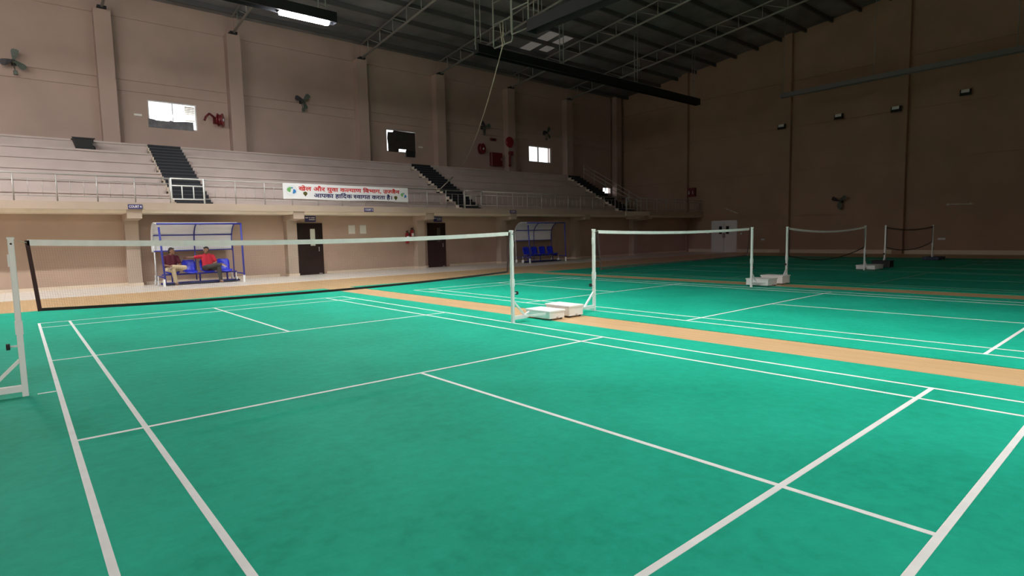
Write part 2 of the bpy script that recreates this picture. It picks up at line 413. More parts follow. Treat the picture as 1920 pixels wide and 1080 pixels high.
t = window(3, WIN[2], 'bright sliding window high behind the far end of the stand')
x0,x1,z0,z1 = WIN[2]
MB().box(x0+.05,x0+.85,22.905,22.91,z0+.05,z1-.05).build('pane', GLASS, t)
MB().box(x0+.95,x1-.25,22.885,22.89,z0+.05,z1-.05).build('pane', GLASS, t)
for xx in (x0+.86,x0+.93,x1-.24): MB().box(xx,xx+.05,22.87,22.93,z0+.05,z1-.05).build('sash_bar', ALUM, t)
t = window(4, WIN[3], 'small bright opening low behind the sloping stair rail')
x0,x1,z0,z1 = WIN[3]
MB().box(x0+.05,x1-.05,22.90,22.905,z0+.05,z1-.05).build('pane', GLASS, t)

# ------------------------------------------------------------------ right hand end wall
RG = [2.30, 5.10, 7.85, 10.65]
wr = struct('wall_right', MB().box(XR, XR+0.3, YN-0.3, YF+0.3, 0, 14.6), WALLR, 'dark brown end wall with tall pilasters and horizontal grooves', 'wall')
ry = [22.8, 16.75, 9.45, 3.2, -3.2, -9.45, -16.0, -22.8]
DOOR3 = (12.75, 14.62, 0, 2.18)
for a,b_ in zip(ry[:-1],ry[1:]):
    zz = [0.0]+RG+[14.4]
    for c,e in zip(zz[:-1],zz[1:]):
        mb = MB()
        for p,q,s_,t_ in cells(b_+0.25, a-0.25 if a < 22 else a, c+(0.03 if c else 0), e-0.03, [DOOR3]): mb.box(34.25,34.31,p,q,s_,t_)
        mb.build('panel', WALLR, wr)
for y in ry[1:-1]:
    MB().box(33.98, 34.31, y-0.25, y+0.25, 0, 14.2).build('pilaster', WALLR, wr)
bbr = thing('baseboard_right', 'cream skirting at the foot of the brown end wall', 'skirting', (34.25,0,0), kind='structure')
for a,b_ in ((16.6,DOOR3[1]+.02),(DOOR3[0]-.02,9.72),(9.2,3.47),(2.93,-2.93),(-3.47,-9.2)):
    MB().box(34.215,34.25,b_,a,0,0.22).build('skirting_board', CREAM, bbr)
# out-of-frame shell
struct('wall_left', MB().box(XL-0.3, XL, YN-0.3, YF+0.3, 0, 14.6), WALL, 'beige end wall at the lit end of the hall', 'wall')
struct('wall_near', MB().box(XL, XR, YN-0.3, YN, 0, 12.12), WALL, 'beige side wall behind the near end of the courts', 'wall')

# ------------------------------------------------------------------ roof
rb = MB()
for sgn in (-1, 1):
    ye = 23.1*sgn
    rb.add([(XL-.3,0,zroof(0)),(XR+.3,0,zroof(0)),(XR+.3,ye,zroof(23.1)),(XL-.3,ye,zroof(23.1)),
            (XL-.3,0,zroof(0)+.08),(XR+.3,0,zroof(0)+.08),(XR+.3,ye,zroof(23.1)+.08),(XL-.3,ye,zroof(23.1)+.08)],
           [(0,1,2,3),(4,5,6,7),(0,1,5,4),(1,2,6,5),(2,3,7,6),(3,0,4,7)])
ceil = struct('ceiling', rb, ROOF, 'dark metal sheet roof over the trusses', 'ceiling')
for sgn in (-1, 1):
    for i in range(15):
        y = sgn*(1.0+i*1.5); z = zroof(y)
        MB().box(XL, XR, y-0.05, y+0.05, z-0.22, z-0.015).build('purlin', PURLIN, ceil)
# roof lights of translucent sheet, let into the roof from below
for x0,x1,y0,y1 in ((20.2,21.0,16.3,19.3),(21.4,22.1,16.3,18.6),(19.2,19.8,14.2,16.2)):
    mb = MB(); e_ = 0.02
    mb.add([(x0,y0,zroof(y0)-e_),(x1,y0,zroof(y0)-e_),(x1,y1,zroof(y1)-e_),(x0,y1,zroof(y1)-e_)],[(0,1,2,3)])
    mb.build('roof_light_sheet', mat('rooflight_sheet', (0.35,0.33,0.31), 0.6, emit=((0.95,0.88,0.82),0.07)), ceil)

# trusses: one built, the others copied
def make_truss():
    t = thing('roof_truss', '', 'truss', (0,0,0), group='roof trusses')
    H = 0.78
    for s in (-1,1):
        MB().tube((0,s*22.3,zch(22.3)+.06),(0,0,zch(0)+.06),0.055,n=8).build('bottom_chord', TRUSS, t)
        MB().tube((0,s*22.3,zch(22.3)+H),(0,0,zch(0)+H),0.045,n=8).build('top_chord', TRUSS, t)
    web = [21.5-1.34*k for k in range(17)]
    for s in (-1,1):
        for k,y in enumerate(web):
            if y < 0: continue
            MB().tube((0,s*y,zch(y)+.06),(0,s*y,zch(y)+H),0.024,n=6).build('web_post', TRUSS, t)
            y2 = y-1.34
            if y2 > 0: MB().tube((0,s*y,zch(y)+H),(0,s*y2,zch(y2)+.06),0.022,n=6).build('web_diagonal', TRUSS, t)
        MB().box(-.16,.16,min(s*22.15,s*22.5),max(s*22.15,s*22.5),zch(22.3)-.0,zch(22.3)+.10).build('bearing_plate', DARKMETAL, t)
    return t
tr0 = make_truss()
trl = ['roof truss resting on the leftmost visible pilaster', 'roof truss on the pilaster left of the lit lamp', 'roof truss on the third pilaster, over the banner end', 'roof truss on the pilaster left of the hose reels', 'roof truss on the pilaster left of the sliding window', 'roof truss nearest the dark end wall']
for i, x in enumerate(PILX[1:]):
    o = tr0 if i == 0 else copy_tree(tr0)
    o.location = (x,0,0); o['label'] = trl[i]

# ------------------------------------------------------------------ light troughs and lamps
def ladder(t, x, y, ztop, zbot, along=0, w=0.26):
    m_ = MB(); a, b_ = ((-w/2,0),(w/2,0)) if along == 0 else ((0,-w/2),(0,w/2))
    for q in (a,b_): m_.tube((x+q[0],y+q[1],zbot),(x+q[0],y+q[1],ztop),0.022,n=6)
    n = 3
    for k in range(n+1):
        z = zbot+0.35+(ztop-zbot-0.5)*k/n
        m_.tube((x+a[0],y+a[1],z),(x+b_[0],y+b_[1],z),0.018,n=6)
    return m_.build('hanger', TRUSS, t)
def trough(name, label, axis, c, a, b_, z, m, w=0.34, h=0.36):
    loc = ((a+b_)/2, c, z) if axis == 0 else (c, (a+b_)/2, z)
    t = thing(name, label, 'light trough', loc)
    def seg(q0,q1,z0,z1): 
        return MB().box(a,b_,c+q0,c+q1,z0,z1) if axis == 0 else MB().box(c+q0,c+q1,a,b_,z0,z1)
    seg(-w/2,-w/2+.02,z,z+h).build('side_panel', m, t); seg(w/2-.02,w/2,z,z+h).build('side_panel', m, t)
    seg(-w/2+.02,w/2-.02,z+h-.03,z+h).build('top_panel', m, t)
    seg(-w/2-.03,-w/2,z,z+.03).build('lip', m, t)
    for e in (a,b_):
        (MB().box(e-.01,e+.01,c-w/2,c+w/2,z,z+h) if axis == 0 else MB().box(c-w/2,c+w/2,e-.01,e+.01,z,z+h)).build('end_plate', m, t)
    return t
t = trough('light_trough', 'long black light trough hanging along the stand, right of the rope', 0, 12.35, 11.9, 28.6, 9.05, DARKMETAL)
for x in (12.0, 16.95, 22.6, 28.1): ladder(t, x, 12.35, zch(12.35), 9.2)
t = trough('light_trough', 'black light trough carrying the lit lamp at top left', 0, 12.9, -3.0, 6.0, 9.12, DARKMETAL)
for x in (0.2, 5.55): ladder(t, x, 12.9, zch(12.9), 9.3)
t = trough('light_trough', 'wide dark light trough running toward the camera overhead', 1, 12.0, -9.0, 9.05, 9.0, mat('slate_trough_metal',(0.05,0.052,0.06),0.5,metal=0.2), 0.5, 0.42)
for y in (8.8, 2.0, -5.0): ladder(t, 12.0, y, zch(y), 9.2, 1)
t = trough('light_trough', 'grey light trough hanging in front of the brown end wall', 1, 30.75, -10.0, 8.3, 9.0, GREYMETAL, 0.3, 0.24)
for y in (8.2, 3.6, -2.0): MB().tube((30.75,y,9.2),(30.75,y,zroof(y)-.1),0.02,n=6).build('hanger', TRUSS, t)
t = trough('light_trough', 'black trough over the gap between the two lit courts', 1, 4.5, -10.0, 9.3, 9.0, DARKMETAL, 0.34, 0.44)
for y in (8.8,2.0,-5.0): ladder(t, 4.5, y, zch(y), 9.3, 1)
t = trough('light_trough', 'black trough of lamps along the left edge of the near court', 1, -4.3, -10.0, 9.3, 9.12, DARKMETAL)
t = trough('light_trough', 'added black trough of fill lamps along the near side wall', 0, -19.0, -14.0, 1.0, 9.12, DARKMETAL)  # unseen trough, added to carry the fill lamps
t = trough('light_trough', 'black trough of lamps across the end of the unseen court', 0, 10.4, -16.0, -4.0, 9.12, DARKMETAL)

EM1 = emit_mat('lamp_glow_main', (1.0, 0.97, 0.93), LAMP_MAIN)
EM2 = emit_mat('lamp_glow_left', (1.0, 0.96, 0.91), LAMP_LEFT)
EM3 = emit_mat('lamp_glow_stand', (0.97, 0.97, 1.0), LAMP_STAND)
def lamp(label, axis, c, mid, z, em, L=1.75, top=9.46, side=0.0):
    loc = (mid,c,z) if axis == 0 else (c,mid,z)
    t = thing('batten_lamp', label, 'lamp', loc, group='batten lamps in the troughs')
    def pr_(poly, a, b_): return MB().prism(poly, axis, a, b_)
    q = lambda pts: [(c+p0, z+p1) for p0,p1 in pts]
    pr_(q([(-.13,.10),(.13,.10),(.13,.04),(-.13,.04)]), mid-L/2, mid+L/2).build('housing', GREYMETAL, t)
    pr_(q([(-.11,.038),(.11,.038),(.08,-.05),(-.08,-.05)]), mid-L/2+.03, mid+L/2-.03).build('diffuser', em, t)
    for k in (-1,1):
        m0 = mid+k*L*.3
        if side: pr_(q([(-.13,.05),(-.13,.09),(-.13-side,.09),(-.13-side,.05)]), m0-.03, m0+.03).build('bracket', GREYMETAL, t)
        else: pr_(q([(-.03,.10),(.03,.10),(.03,top-z),(-.03,top-z)]), m0-.03, m0+.03).build('bracket', GREYMETAL, t)
    return t
lamp('glowing batten lamp in the trough at top left, over the stand', 0, 12.9, 4.9, 9.08, EM3)
EM4 = emit_mat('lamp_glow_stand_left', (1.0, 0.97, 0.95), LAMP_STANDL)
W5 = ['one','two','three','four','five']
for i,x in enumerate((-5.0,-9.5,-14.0)): lamp('batten lamp %s across the end of the unseen court' % W5[i], 0, 10.78, x, 9.25, EM4, side=0.09)
for i,y in enumerate((8.3,4.2,0.0,-4.2,-8.4)): lamp('batten lamp %s over the gap between the lit courts' % W5[i], 1, 4.5, y, 9.27, EM1, top=9.42)
for i,y in enumerate((8.3,3.0)): lamp('batten lamp %s along the left edge of the near court' % W5[i], 1, -4.3, y, 9.02, EM2)
EM5 = emit_mat('fill_glow_near', (1.0, 0.97, 0.94), FILL_NEAR)
for i,x in enumerate((-12.0,-8.5,-5.0,-1.5)):  # fill lamps added behind the camera for posts, tape and shelter
    t = lamp('added fill lamp %s along the near side wall' % W5[i], 0, -19.0, x, 9.02, EM5)
    for k in (-1,1): MB().box(x+k*.93-.01,x+k*.93+.01,-19.25,-17.3,8.65,9.44).build('added_baffle', DARKMETAL, t)  # baffles added to keep the fill off the end wall

# U shaped empty hangers with a rope
for k,(yc,zb,lab) in enumerate(((10.74,9.0,'square steel trapeze hanger with rope knotted to it'),(9.72,9.25,'second steel trapeze hanger at the dark trough end'))):
    t = thing('trapeze_hanger', lab, 'hanger', (12.0,yc,zb))
    w_ = 0.58 if k == 0 else 0.5
    MB().path([(12,yc+w_,zch(yc)),(12,yc+w_,zb+.08),(12,yc+w_-.06,zb),(12,yc-w_+.06,zb),(12,yc-w_,zb+.08),(12,yc-w_,zch(yc))],0.03,8).build('u_frame', TRUSS, t)
    MB().tube((12,yc-w_,zb+.92),(12,yc+w_,zb+.92),0.026,n=8).build('crossbar', TRUSS, t)
    MB().tube((12,yc-w_,zb+1.75),(12,yc+w_,zb+1.75),0.022,n=8).build('crossbar', TRUSS, t)
rope = thing('rope', 'pale rope hanging from the trapeze frame down to the stand', 'rope', (17.6,21.3,5.6))
pts = []
A_, B_ = Vector((12.0,10.75,9.0)), Vector((17.6,21.4,5.74))
for i in range(15):
    s = i/14; p = A_.lerp(B_, s); p.z -= 1.0*4*s*(1-s)*0.55; pts.append(p)
MB().path(pts, 0.024, 6).build('drop', ROPE, rope)
MB().path([(12.0,10.75,9.0),(12.0,10.85,9.5),(12.0,10.9,9.92),(12.0,10.7,9.92),(12.0,10.72,9.3),(12.0,10.62,9.0)],0.026,6).build('loop', ROPE, rope)
MB().ball((12.0,10.75,9.0),0.06).build('knot', ROPE, rope)

# ------------------------------------------------------------------ balcony railing and gates
rl = thing('railing', 'long steel balcony railing with thin balusters along the stand', 'railing', (0,15.42,2.82))
GATES = [(0.90,1.97), (13.28,14.32), (25.6,26.7)]
runs = [(-8.3,0.90),(1.97,13.28),(14.32,25.6),(26.7,34.1)]
YR = 15.42
for a,b_ in runs:
    MB().tube((a,YR,3.655),(b_,YR,3.655),0.026,n=8).build('top_rail', STEEL, rl)
    MB().tube((a,YR,3.48),(b_,YR,3.48),0.014,n=6).build('mid_rail', STEEL, rl)
    MB().tube((a,YR,2.98),(b_,YR,2.98),0.014,n=6).build('bottom_rail', STEEL, rl)
    n = max(1, round((b_-a)/1.035)); st = (b_-a)/n
    for k in range(n+1):
        x = a+k*st
        MB().tube((x,YR,2.82),(x,YR,3.65),0.021,n=8).build('post', STEEL, rl)
        if k < n:
            for j in (1,2): MB().tube((x+st*j/3,YR,2.98),(x+st*j/3,YR,3.48),0.0085,n=6).build('baluster', STEEL, rl)
gl_ = ['white railing gate across the foot of the near dark stairs','white railing gate by the second dark stairs','railing gate by the far dark stairs']
for i,(a,b_) in enumerate(GATES):
    t = thing('railing_gate', gl_[i], 'gate', ((a+b_)/2,YR-.05,2.82), group='railing gates')
    y = YR-.05
    gm = WHITEMETAL if i == 0 else STEEL
    for x in (a+.03,b_-.03): MB().tube((x,y,2.82),(x,y,3.68),0.027,n=8).build('post', gm, t)
    for z,rr in ((3.66,.024),(3.42,.022),(2.96,.022)): MB().tube((a+.03,y,z),(b_-.03,y,z),rr,n=8).build('rail', gm, t)
    for j in (1,2):
        x = a+(b_-a)*j/3; MB().tube((x,y,2.96),(x,y,3.42),0.018,n=8).build('baluster', gm, t)
sr = thing('stair_handrail', 'sloping steel handrail down the far flight of dark steps', 'handrail', (28.7,19.5,2.82))
P0, P1 = Vector((28.7,21.7,6.5)), Vector((28.7,16.6,3.75))
for dz in (0,-.28,-.56): MB().tube(P0+Vector((0,0,dz)),P1+Vector((0,0,dz)),0.022,n=8).build('rail', STEEL, sr)
for k in range(6):
    p = P0.lerp(P1,k/5); MB().tube((p.x,p.y,p.z-0.95),p,0.022,n=8).build('post', STEEL, sr)

# ------------------------------------------------------------------ text helper
def text_mesh(body, size=1.0, bold=0.0):
    c = bpy.data.curves.new('lettering','FONT'); c.body = body; c.size = size; c.offset = bold; c.resolution_u = 3
    o = bpy.data.objects.new('lettering', c); col.objects.link(o)
    bpy.context.view_layer.update()
    dg = bpy.context.evaluated_depsgraph_get()
    me = bpy.data.meshes.new_from_object(o.evaluated_get(dg))
    vs = [tuple(v.co) for v in me.vertices]; fs = [tuple(p.vertices) for p in me.polygons]
    bpy.data.objects.remove(o); bpy.data.curves.remove(c); bpy.data.meshes.remove(me)
    return vs, fs
def clip_right(vs, fs, xmax):
    bm = bmesh.new(); bv = [bm.verts.new(v) for v in vs]
    for f in fs:
        try: bm.faces.new([bv[i] for i in f])
        except ValueError: pass
    bmesh.ops.bisect_plane(bm, geom=bm.verts[:]+bm.edges[:]+bm.faces[:], plane_co=(xmax,0,0), plane_no=(1,0,0), clear_outer=True)
    bm.verts.index_update()
    r_ = [tuple(v.co) for v in bm.verts], [tuple(v.index for v in f.verts) for f in bm.faces]
    bm.free(); return r_
def compose(pieces, bold):
    V, F = compose0(pieces, 0.0)
    V2, F2 = [], []
    for dx,dy in ((0,0),(bold,0),(-bold,0),(0,bold),(0,-bold),(bold*.7,bold*.7),(-bold*.7,-bold*.7)):
        k = len(V2); zz = .0003*k/max(1,len(V)); V2 += [(v[0]+dx,v[1]+dy,zz) for v in V]; F2 += [tuple(i+k for i in f) for f in F]
    return V2, F2
def compose0(pieces, bold):
    V, F, x = [], [], 0.0
    for p in pieces:
        if p[0] == 'sp': x += p[1]; continue
        vs, fs = text_mesh(p[1], 1.0, bold)
        if p[0] == 'half':
            hi = max(v[0] for v in vs); vs, fs = clip_right(vs, fs, hi*p[2])
        if p[0] == 'mark':
            k = len(V); V += [(v[0]*p[4]+x+p[2], v[1]*p[4]+p[3], 0) for v in vs]; F += [tuple(i+k for i in f) for f in fs]; continue
        k = len(V); V += [(v[0]+x, v[1], 0) for v in vs]; F += [tuple(i+k for i in f) for f in fs]
        x = max(v[0] for v in V) - 0.01
    return V, F
def put_text(VF, name, m, parent, x0, x1, z0, z1, y, up=None):
    V, F = VF
    ax0, ax1 = min(v[0] for v in V), max(v[0] for v in V); az0, az1 = min(v[1] for v in V), max(v[1] for v in V)
    mb = MB(); mb.add([(x0+(v[0]-ax0)/(ax1-ax0)*(x1-x0), y-v[2], z0+(v[1]-az0)/(az1-az0)*(z1-z0)) for v in V], F)
    return mb.build(name, m, parent)

# banner
bn = thing('banner', 'white banner with red and navy Hindi lettering tied on the railing', 'banner', (7.44,15.36,3.05))
bx0, bx1, bz0, bz1 = 4.70, 10.18, 3.06, 3.665
mb = MB(); N = 40
for i in range(N+1):
    s = i/N; x = bx0+(bx1-bx0)*s; wv_ = 0.006*math.sin(s*23)
    mb.v += [(x,15.37+wv_*0.4,bz0+0.012*math.sin(s*11)),(x,15.37+wv_*0.4,bz1-0.010*math.sin(s*PI)),(x,15.385+wv_*0.4,bz0+0.012*math.sin(s*11)),(x,15.385+wv_*0.4,bz1-0.010*math.sin(s*PI))]
for i in range(N):
    k = 4*i; mb.f += [(k,k+4,k+5,k+1),(k+2,k+3,k+7,k+6),(k+1,k+5,k+7,k+3),(k,k+2,k+6,k+4)]; mb.smooth += [False]*4
mb.f += [(0,1,3,2),(4*N,4*N+2,4*N+3,4*N+1)]; mb.smooth += [False]*2
mb.build('sheet', BANNER, bn)
YT = 15.3635
L1 = compose([('t','खेल और युवा क'),('half','ल',0.70),('t','याण िवभाग, उ'),('half','ज',0.72),('t','जैन')], 0.032)
put_text(L1, 'red_lettering', BRED, bn, bx0+0.60, bx1-0.42, bz0+0.275, bz1-0.055, YT)
L2 = compose([('t','आपका हािद'),('mark','ʿ',-0.30,0.30,0.9),('t','क '),('sp',0.22),('half','स',0.72),('t','वागत करता है।')], 0.030)
put_text(L2, 'navy_lettering', BNAVY, bn, bx0+1.20, bx1-0.80, bz0+0.045, bz0+0.315, YT)
def disc(cx, cz, rx, rz, a0, a1, name, m, y, parent, inner=0.0):
    n = 22; pts = [(cx+rx*math.cos(a0+(a1-a0)*i/n), y, cz+rz*math.sin(a0+(a1-a0)*i/n)) for i in range(n+1)]
    mb = MB()
    if inner: 
        pi_ = [(cx+inner*rx*math.cos(a0+(a1-a0)*i/n), y, cz+inner*rz*math.sin(a0+(a1-a0)*i/n)) for i in range(n+1)]
        mb.add(pts+pi_, [(i,i+1,n+2+i,n+1+i) for i in range(n)])
    else: mb.add(pts+[(cx,y,cz)], [(i,i+1,n+1) for i in range(n)])
    return mb.build(name, m, parent)
for cx in (bx0+0.33, bx1-0.22):
    k = 1.0 if cx < 7 else 0.8; cz = bz0+0.33 if cx < 7 else bz0+0.27
    disc(cx-.03*k, cz+.03, .15*k, .10*k, PI*0.45, PI*1.45, 'emblem_leaf', BGREEN, YT, bn)
    disc(cx+.05*k, cz-.03, .12*k, .09*k, -PI*0.55, PI*0.45, 'emblem_drop', BBLUE, YT, bn)
    disc(cx+.02*k, cz+.10*k, .035*k, .03*k, 0, 2*PI, 'emblem_head', BBLUE, YT, bn)
    disc(cx, cz, .21*k, .19*k, 0, 2*PI, 'emblem_ring', mat('banner_pale_ring',(0.58,0.68,0.74),0.5), YT+.0005, bn, 0.93)
for cx,cz in ((bx0+.86,bz0+.21),(bx1-.62,bz0+.15)):
    mb = MB(); n = 16
    pts = []
    for i in range(n):
        a = 2*PI*i/n; rr = 0.085
        pts.append((cx+rr*math.cos(a), YT, cz+0.02+rr*(math.sin(a) if math.sin(a) > 0 else math.sin(a)*1.0)*(0.85)))
    mb.add(pts, [tuple(range(n))]); mb.add([(cx-.05,YT,cz-.03),(cx+.05,YT,cz-.03),(cx,YT,cz-.10)],[(0,1,2)])
    mb.build('leaf_mark', BOLIVE, bn)
for x in (bx0+.02,bx0+1.8,bx0+3.6,bx1-.02):
    MB().tube((x,15.37,bz1-.015),(x,15.42,3.66),0.008,n=5).build('tie', ROPE, bn)

# court signs on the fascia
for x0,x1,txt_,lab in ((-0.37,0.04,'COURT 4','small blue COURT 4 sign on the fascia above the column'),(8.0,8.42,'COURT 3','small blue COURT 3 sign below the banner'),(16.05,16.5,'COURT 2','small dim COURT 2 sign near the second lit court')):
    t = thing('court_sign', lab, 'sign', ((x0+x1)/2,15.29,2.6), group='court number signs')
    MB().cbox(x0,x1,15.275,15.30,2.60,2.755,.004).build('plate', SIGNBLUE, t)
    put_text(text_mesh(txt_,1.0,0.02),'lettering',SIGNWHITE,t,x0+.03,x1-.03,2.64,2.72,15.2735)

# ------------------------------------------------------------------ doors under the stand
def brown_door(n, x0, x1, label, pane):
    t = thing('door_%d' % n, label, 'door', ((x0+x1)/2,16.56,0), kind='structure')
    fr = MB().box(x0-.06,x0,16.53,16.6,0,2.16).box(x1,x1+.06,16.53,16.6,0,2.16).box(x0-.06,x1+.06,16.53,16.6,2.10,2.16)
    fr.build('frame', DOORBROWN, t)
    lf = MB().box(x0,x1,16.545,16.59,0.015,2.10).build('leaf', DOORBROWN, t)
    w_ = x1-x0
    MB().cbox(x0+w_*.52,x0+w_*.73,16.54,16.55,1.22,1.92,.008).build('vision_panel', pane, lf)
    MB().tube((x1-.13,16.50,.98),(x1-.13,16.50,1.16),.012,n=8).tube((x1-.13,16.50,1.0),(x1-.13,16.545,1.0),.009,n=6).tube((x1-.13,16.50,1.14),(x1-.13,16.545,1.14),.009,n=6).build('handle', WHITEMETAL, lf)
    MB().box(x0+w_*.84,x1-.02,16.54,16.547,.03,.06).build('floor_bolt', ALUM, lf)
    return t
brown_door(1, 5.62, 6.60, 'dark brown door with tall pale strip below a blue sign', mat('pale_vision_panel',(0.62,0.62,0.52),0.4))
brown_door(2, 11.95, 12.85, 'dark brown door right of the red extinguishers', mat('dim_vision_panel',(0.07,0.06,0.05),0.3))
for x0,x1,lab in ((5.95,6.42,'blue room sign above the first brown door'),(12.28,12.75,'blue room sign above the second brown door')):
    t = thing('room_sign', lab, 'sign', ((x0+x1)/2,16.59,2.25), group='room signs')
    MB().cbox(x0,x1,16.575,16.60,2.215,2.455,.004).build('plate', SIGNBLUE, t)
    for a,b_,z in ((.05,.32,2.385),(.39,.50,2.385),(.56,.90,2.385)): 
        MB().box(x0+(x1-x0)*a,x0+(x1-x0)*b_,16.573,16.575,z-.018,z+.018).build('print_line', NOTICE, t)
    MB().box(x0+(x1-x0)*.38,x0+(x1-x0)*.9,16.573,16.575,2.29,2.325).build('print_line', NOTICE, t)
for x0,x1,lab in ((7.86,8.17,'left of two white notices on the brown wall'),(8.40,8.70,'right of two white notices on the brown wall')):
    t = thing('wall_notice', lab, 'notice', ((x0+x1)/2,16.595,1.69), group='white notices')
    MB().box(x0,x1,16.592,16.6,1.69,2.07).build('sheet', NOTICE, t)
    MB().box(x0-.01,x1+.01,16.588,16.593,2.055,2.08).build('clip_strip', ALUM, t)
for x,zc,lab in ((10.72,1.48,'red fire extinguisher, left of the pair by the column'),(10.98,1.62,'red fire extinguisher, right of the pair by the column')):
    t = thing('fire_extinguisher', lab, 'extinguisher', (x,16.5,zc-.3), group='wall extinguishers')
    MB().tube((x,16.49,zc-.28),(x,16.49,zc+.16),.08,n=14).ball((x,16.49,zc+.16),.08,.08,.07).build('cylinder', REDMETAL, t)
    MB().tube((x,16.49,zc+.2),(x,16.49,zc+.30),.022,n=8).build('valve', BLACK, t)
    MB().bar((x-.06,16.49,zc+.29),(x+.08,16.49,zc+.32),.02,.02).build('lever', BLACK, t)
    MB().box(x-.06,x+.06,16.408,16.413,zc-.08,zc+.06).build('label_sticker', SIGNWHITE, t)
    MB().path([(x+.02,16.47,zc+.27),(x+.11,16.45,zc+.2),(x+.11,16.45,zc-.12)],.012,6).build('hose', BLACK, t)
    MB().box(x-.05,x+.05,16.56,16.6,zc-.05,zc+.05).build('wall_bracket', REDDARK, t)

# end-wall double door
t = thing('door_3', 'white double door with two dark panes in the end wall', 'door', (34.22,13.68,0), kind='structure')
for a,b_ in ((12.79,13.675),(13.695,14.58)):
    lf = MB().box(34.18,34.23,a,b_,0.01,2.14).build('leaf', DOORWHITE, t)
    yc = b_-.25 if a < 13 else a+.25
    MB().box(34.172,34.182,yc-.11,yc+.11,1.27,1.80).build('pane', DARKGLASS, lf)
MB().box(34.16,34.31,12.73,12.79,0,2.2).box(34.16,34.31,14.58,14.64,0,2.2).box(34.16,34.31,12.73,14.64,2.14,2.2).build('frame', DOORWHITE, t)
MB().cbox(34.14,34.18,13.58,13.78,1.0,1.32,.01).build('lock', mat('lock_grey',(0.3,0.29,0.28),0.5), t)

# ------------------------------------------------------------------ court mats and lines
cl_ = ['nearest green court mat with white lines, under the COURT 4 sign','second green court mat beyond the first wood strip','dim third green court mat beyond the second wood strip','dark furthest green court mat by the end wall']
MATH = 0.006
LINEDULL = mat('dull_court_line', (0.22, 0.40, 0.32), 0.6, noise=(6, 0.1))  # duller, greener line colour for the two far courts
def line(name, x0, x1, y0, y1, parent): return MB().box(x0,x1,y0,y1,MATH,MATH+.0025).build(name, LINE if parent is None or parent.location.x < 10 else LINEDULL, parent)
for ci, cx in enumerate(CC):
    t = thing('court_mat', cl_[ci], 'court mat', (cx,0,0), group='badminton court mats')
    hw = 3.66
    x1m = cx+hw if ci != 3 else cx+5.0
    MB().box(cx-hw-(0.844 if ci == 3 else 0), x1m, -9.4, 9.4, 0.0, MATH).build('mat', GREEN, t)
    W, S, Lh, D, C2 = 3.05, 2.59, 6.70, 5.94, 1.98
    e = 0.04
    for s in (-1,1):
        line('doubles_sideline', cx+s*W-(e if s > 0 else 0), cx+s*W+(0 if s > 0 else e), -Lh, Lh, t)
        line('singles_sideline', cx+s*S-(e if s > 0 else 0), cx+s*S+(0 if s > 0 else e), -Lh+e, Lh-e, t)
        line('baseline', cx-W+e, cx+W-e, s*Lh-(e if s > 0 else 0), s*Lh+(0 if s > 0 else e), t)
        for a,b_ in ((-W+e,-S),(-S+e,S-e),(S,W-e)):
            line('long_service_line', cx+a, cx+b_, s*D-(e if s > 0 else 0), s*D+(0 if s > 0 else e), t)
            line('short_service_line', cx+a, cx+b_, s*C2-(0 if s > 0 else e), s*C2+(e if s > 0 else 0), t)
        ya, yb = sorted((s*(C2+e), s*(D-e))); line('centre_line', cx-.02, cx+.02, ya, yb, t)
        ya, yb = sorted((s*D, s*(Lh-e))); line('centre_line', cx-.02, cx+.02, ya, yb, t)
line('net_mark', -3.20, -3.052, -.02, .012, None).name = 'net_mark'
nm = bpy.data.objects['net_mark']; tag(nm, 'short white tape mark by the left end of the near net', 'tape mark')

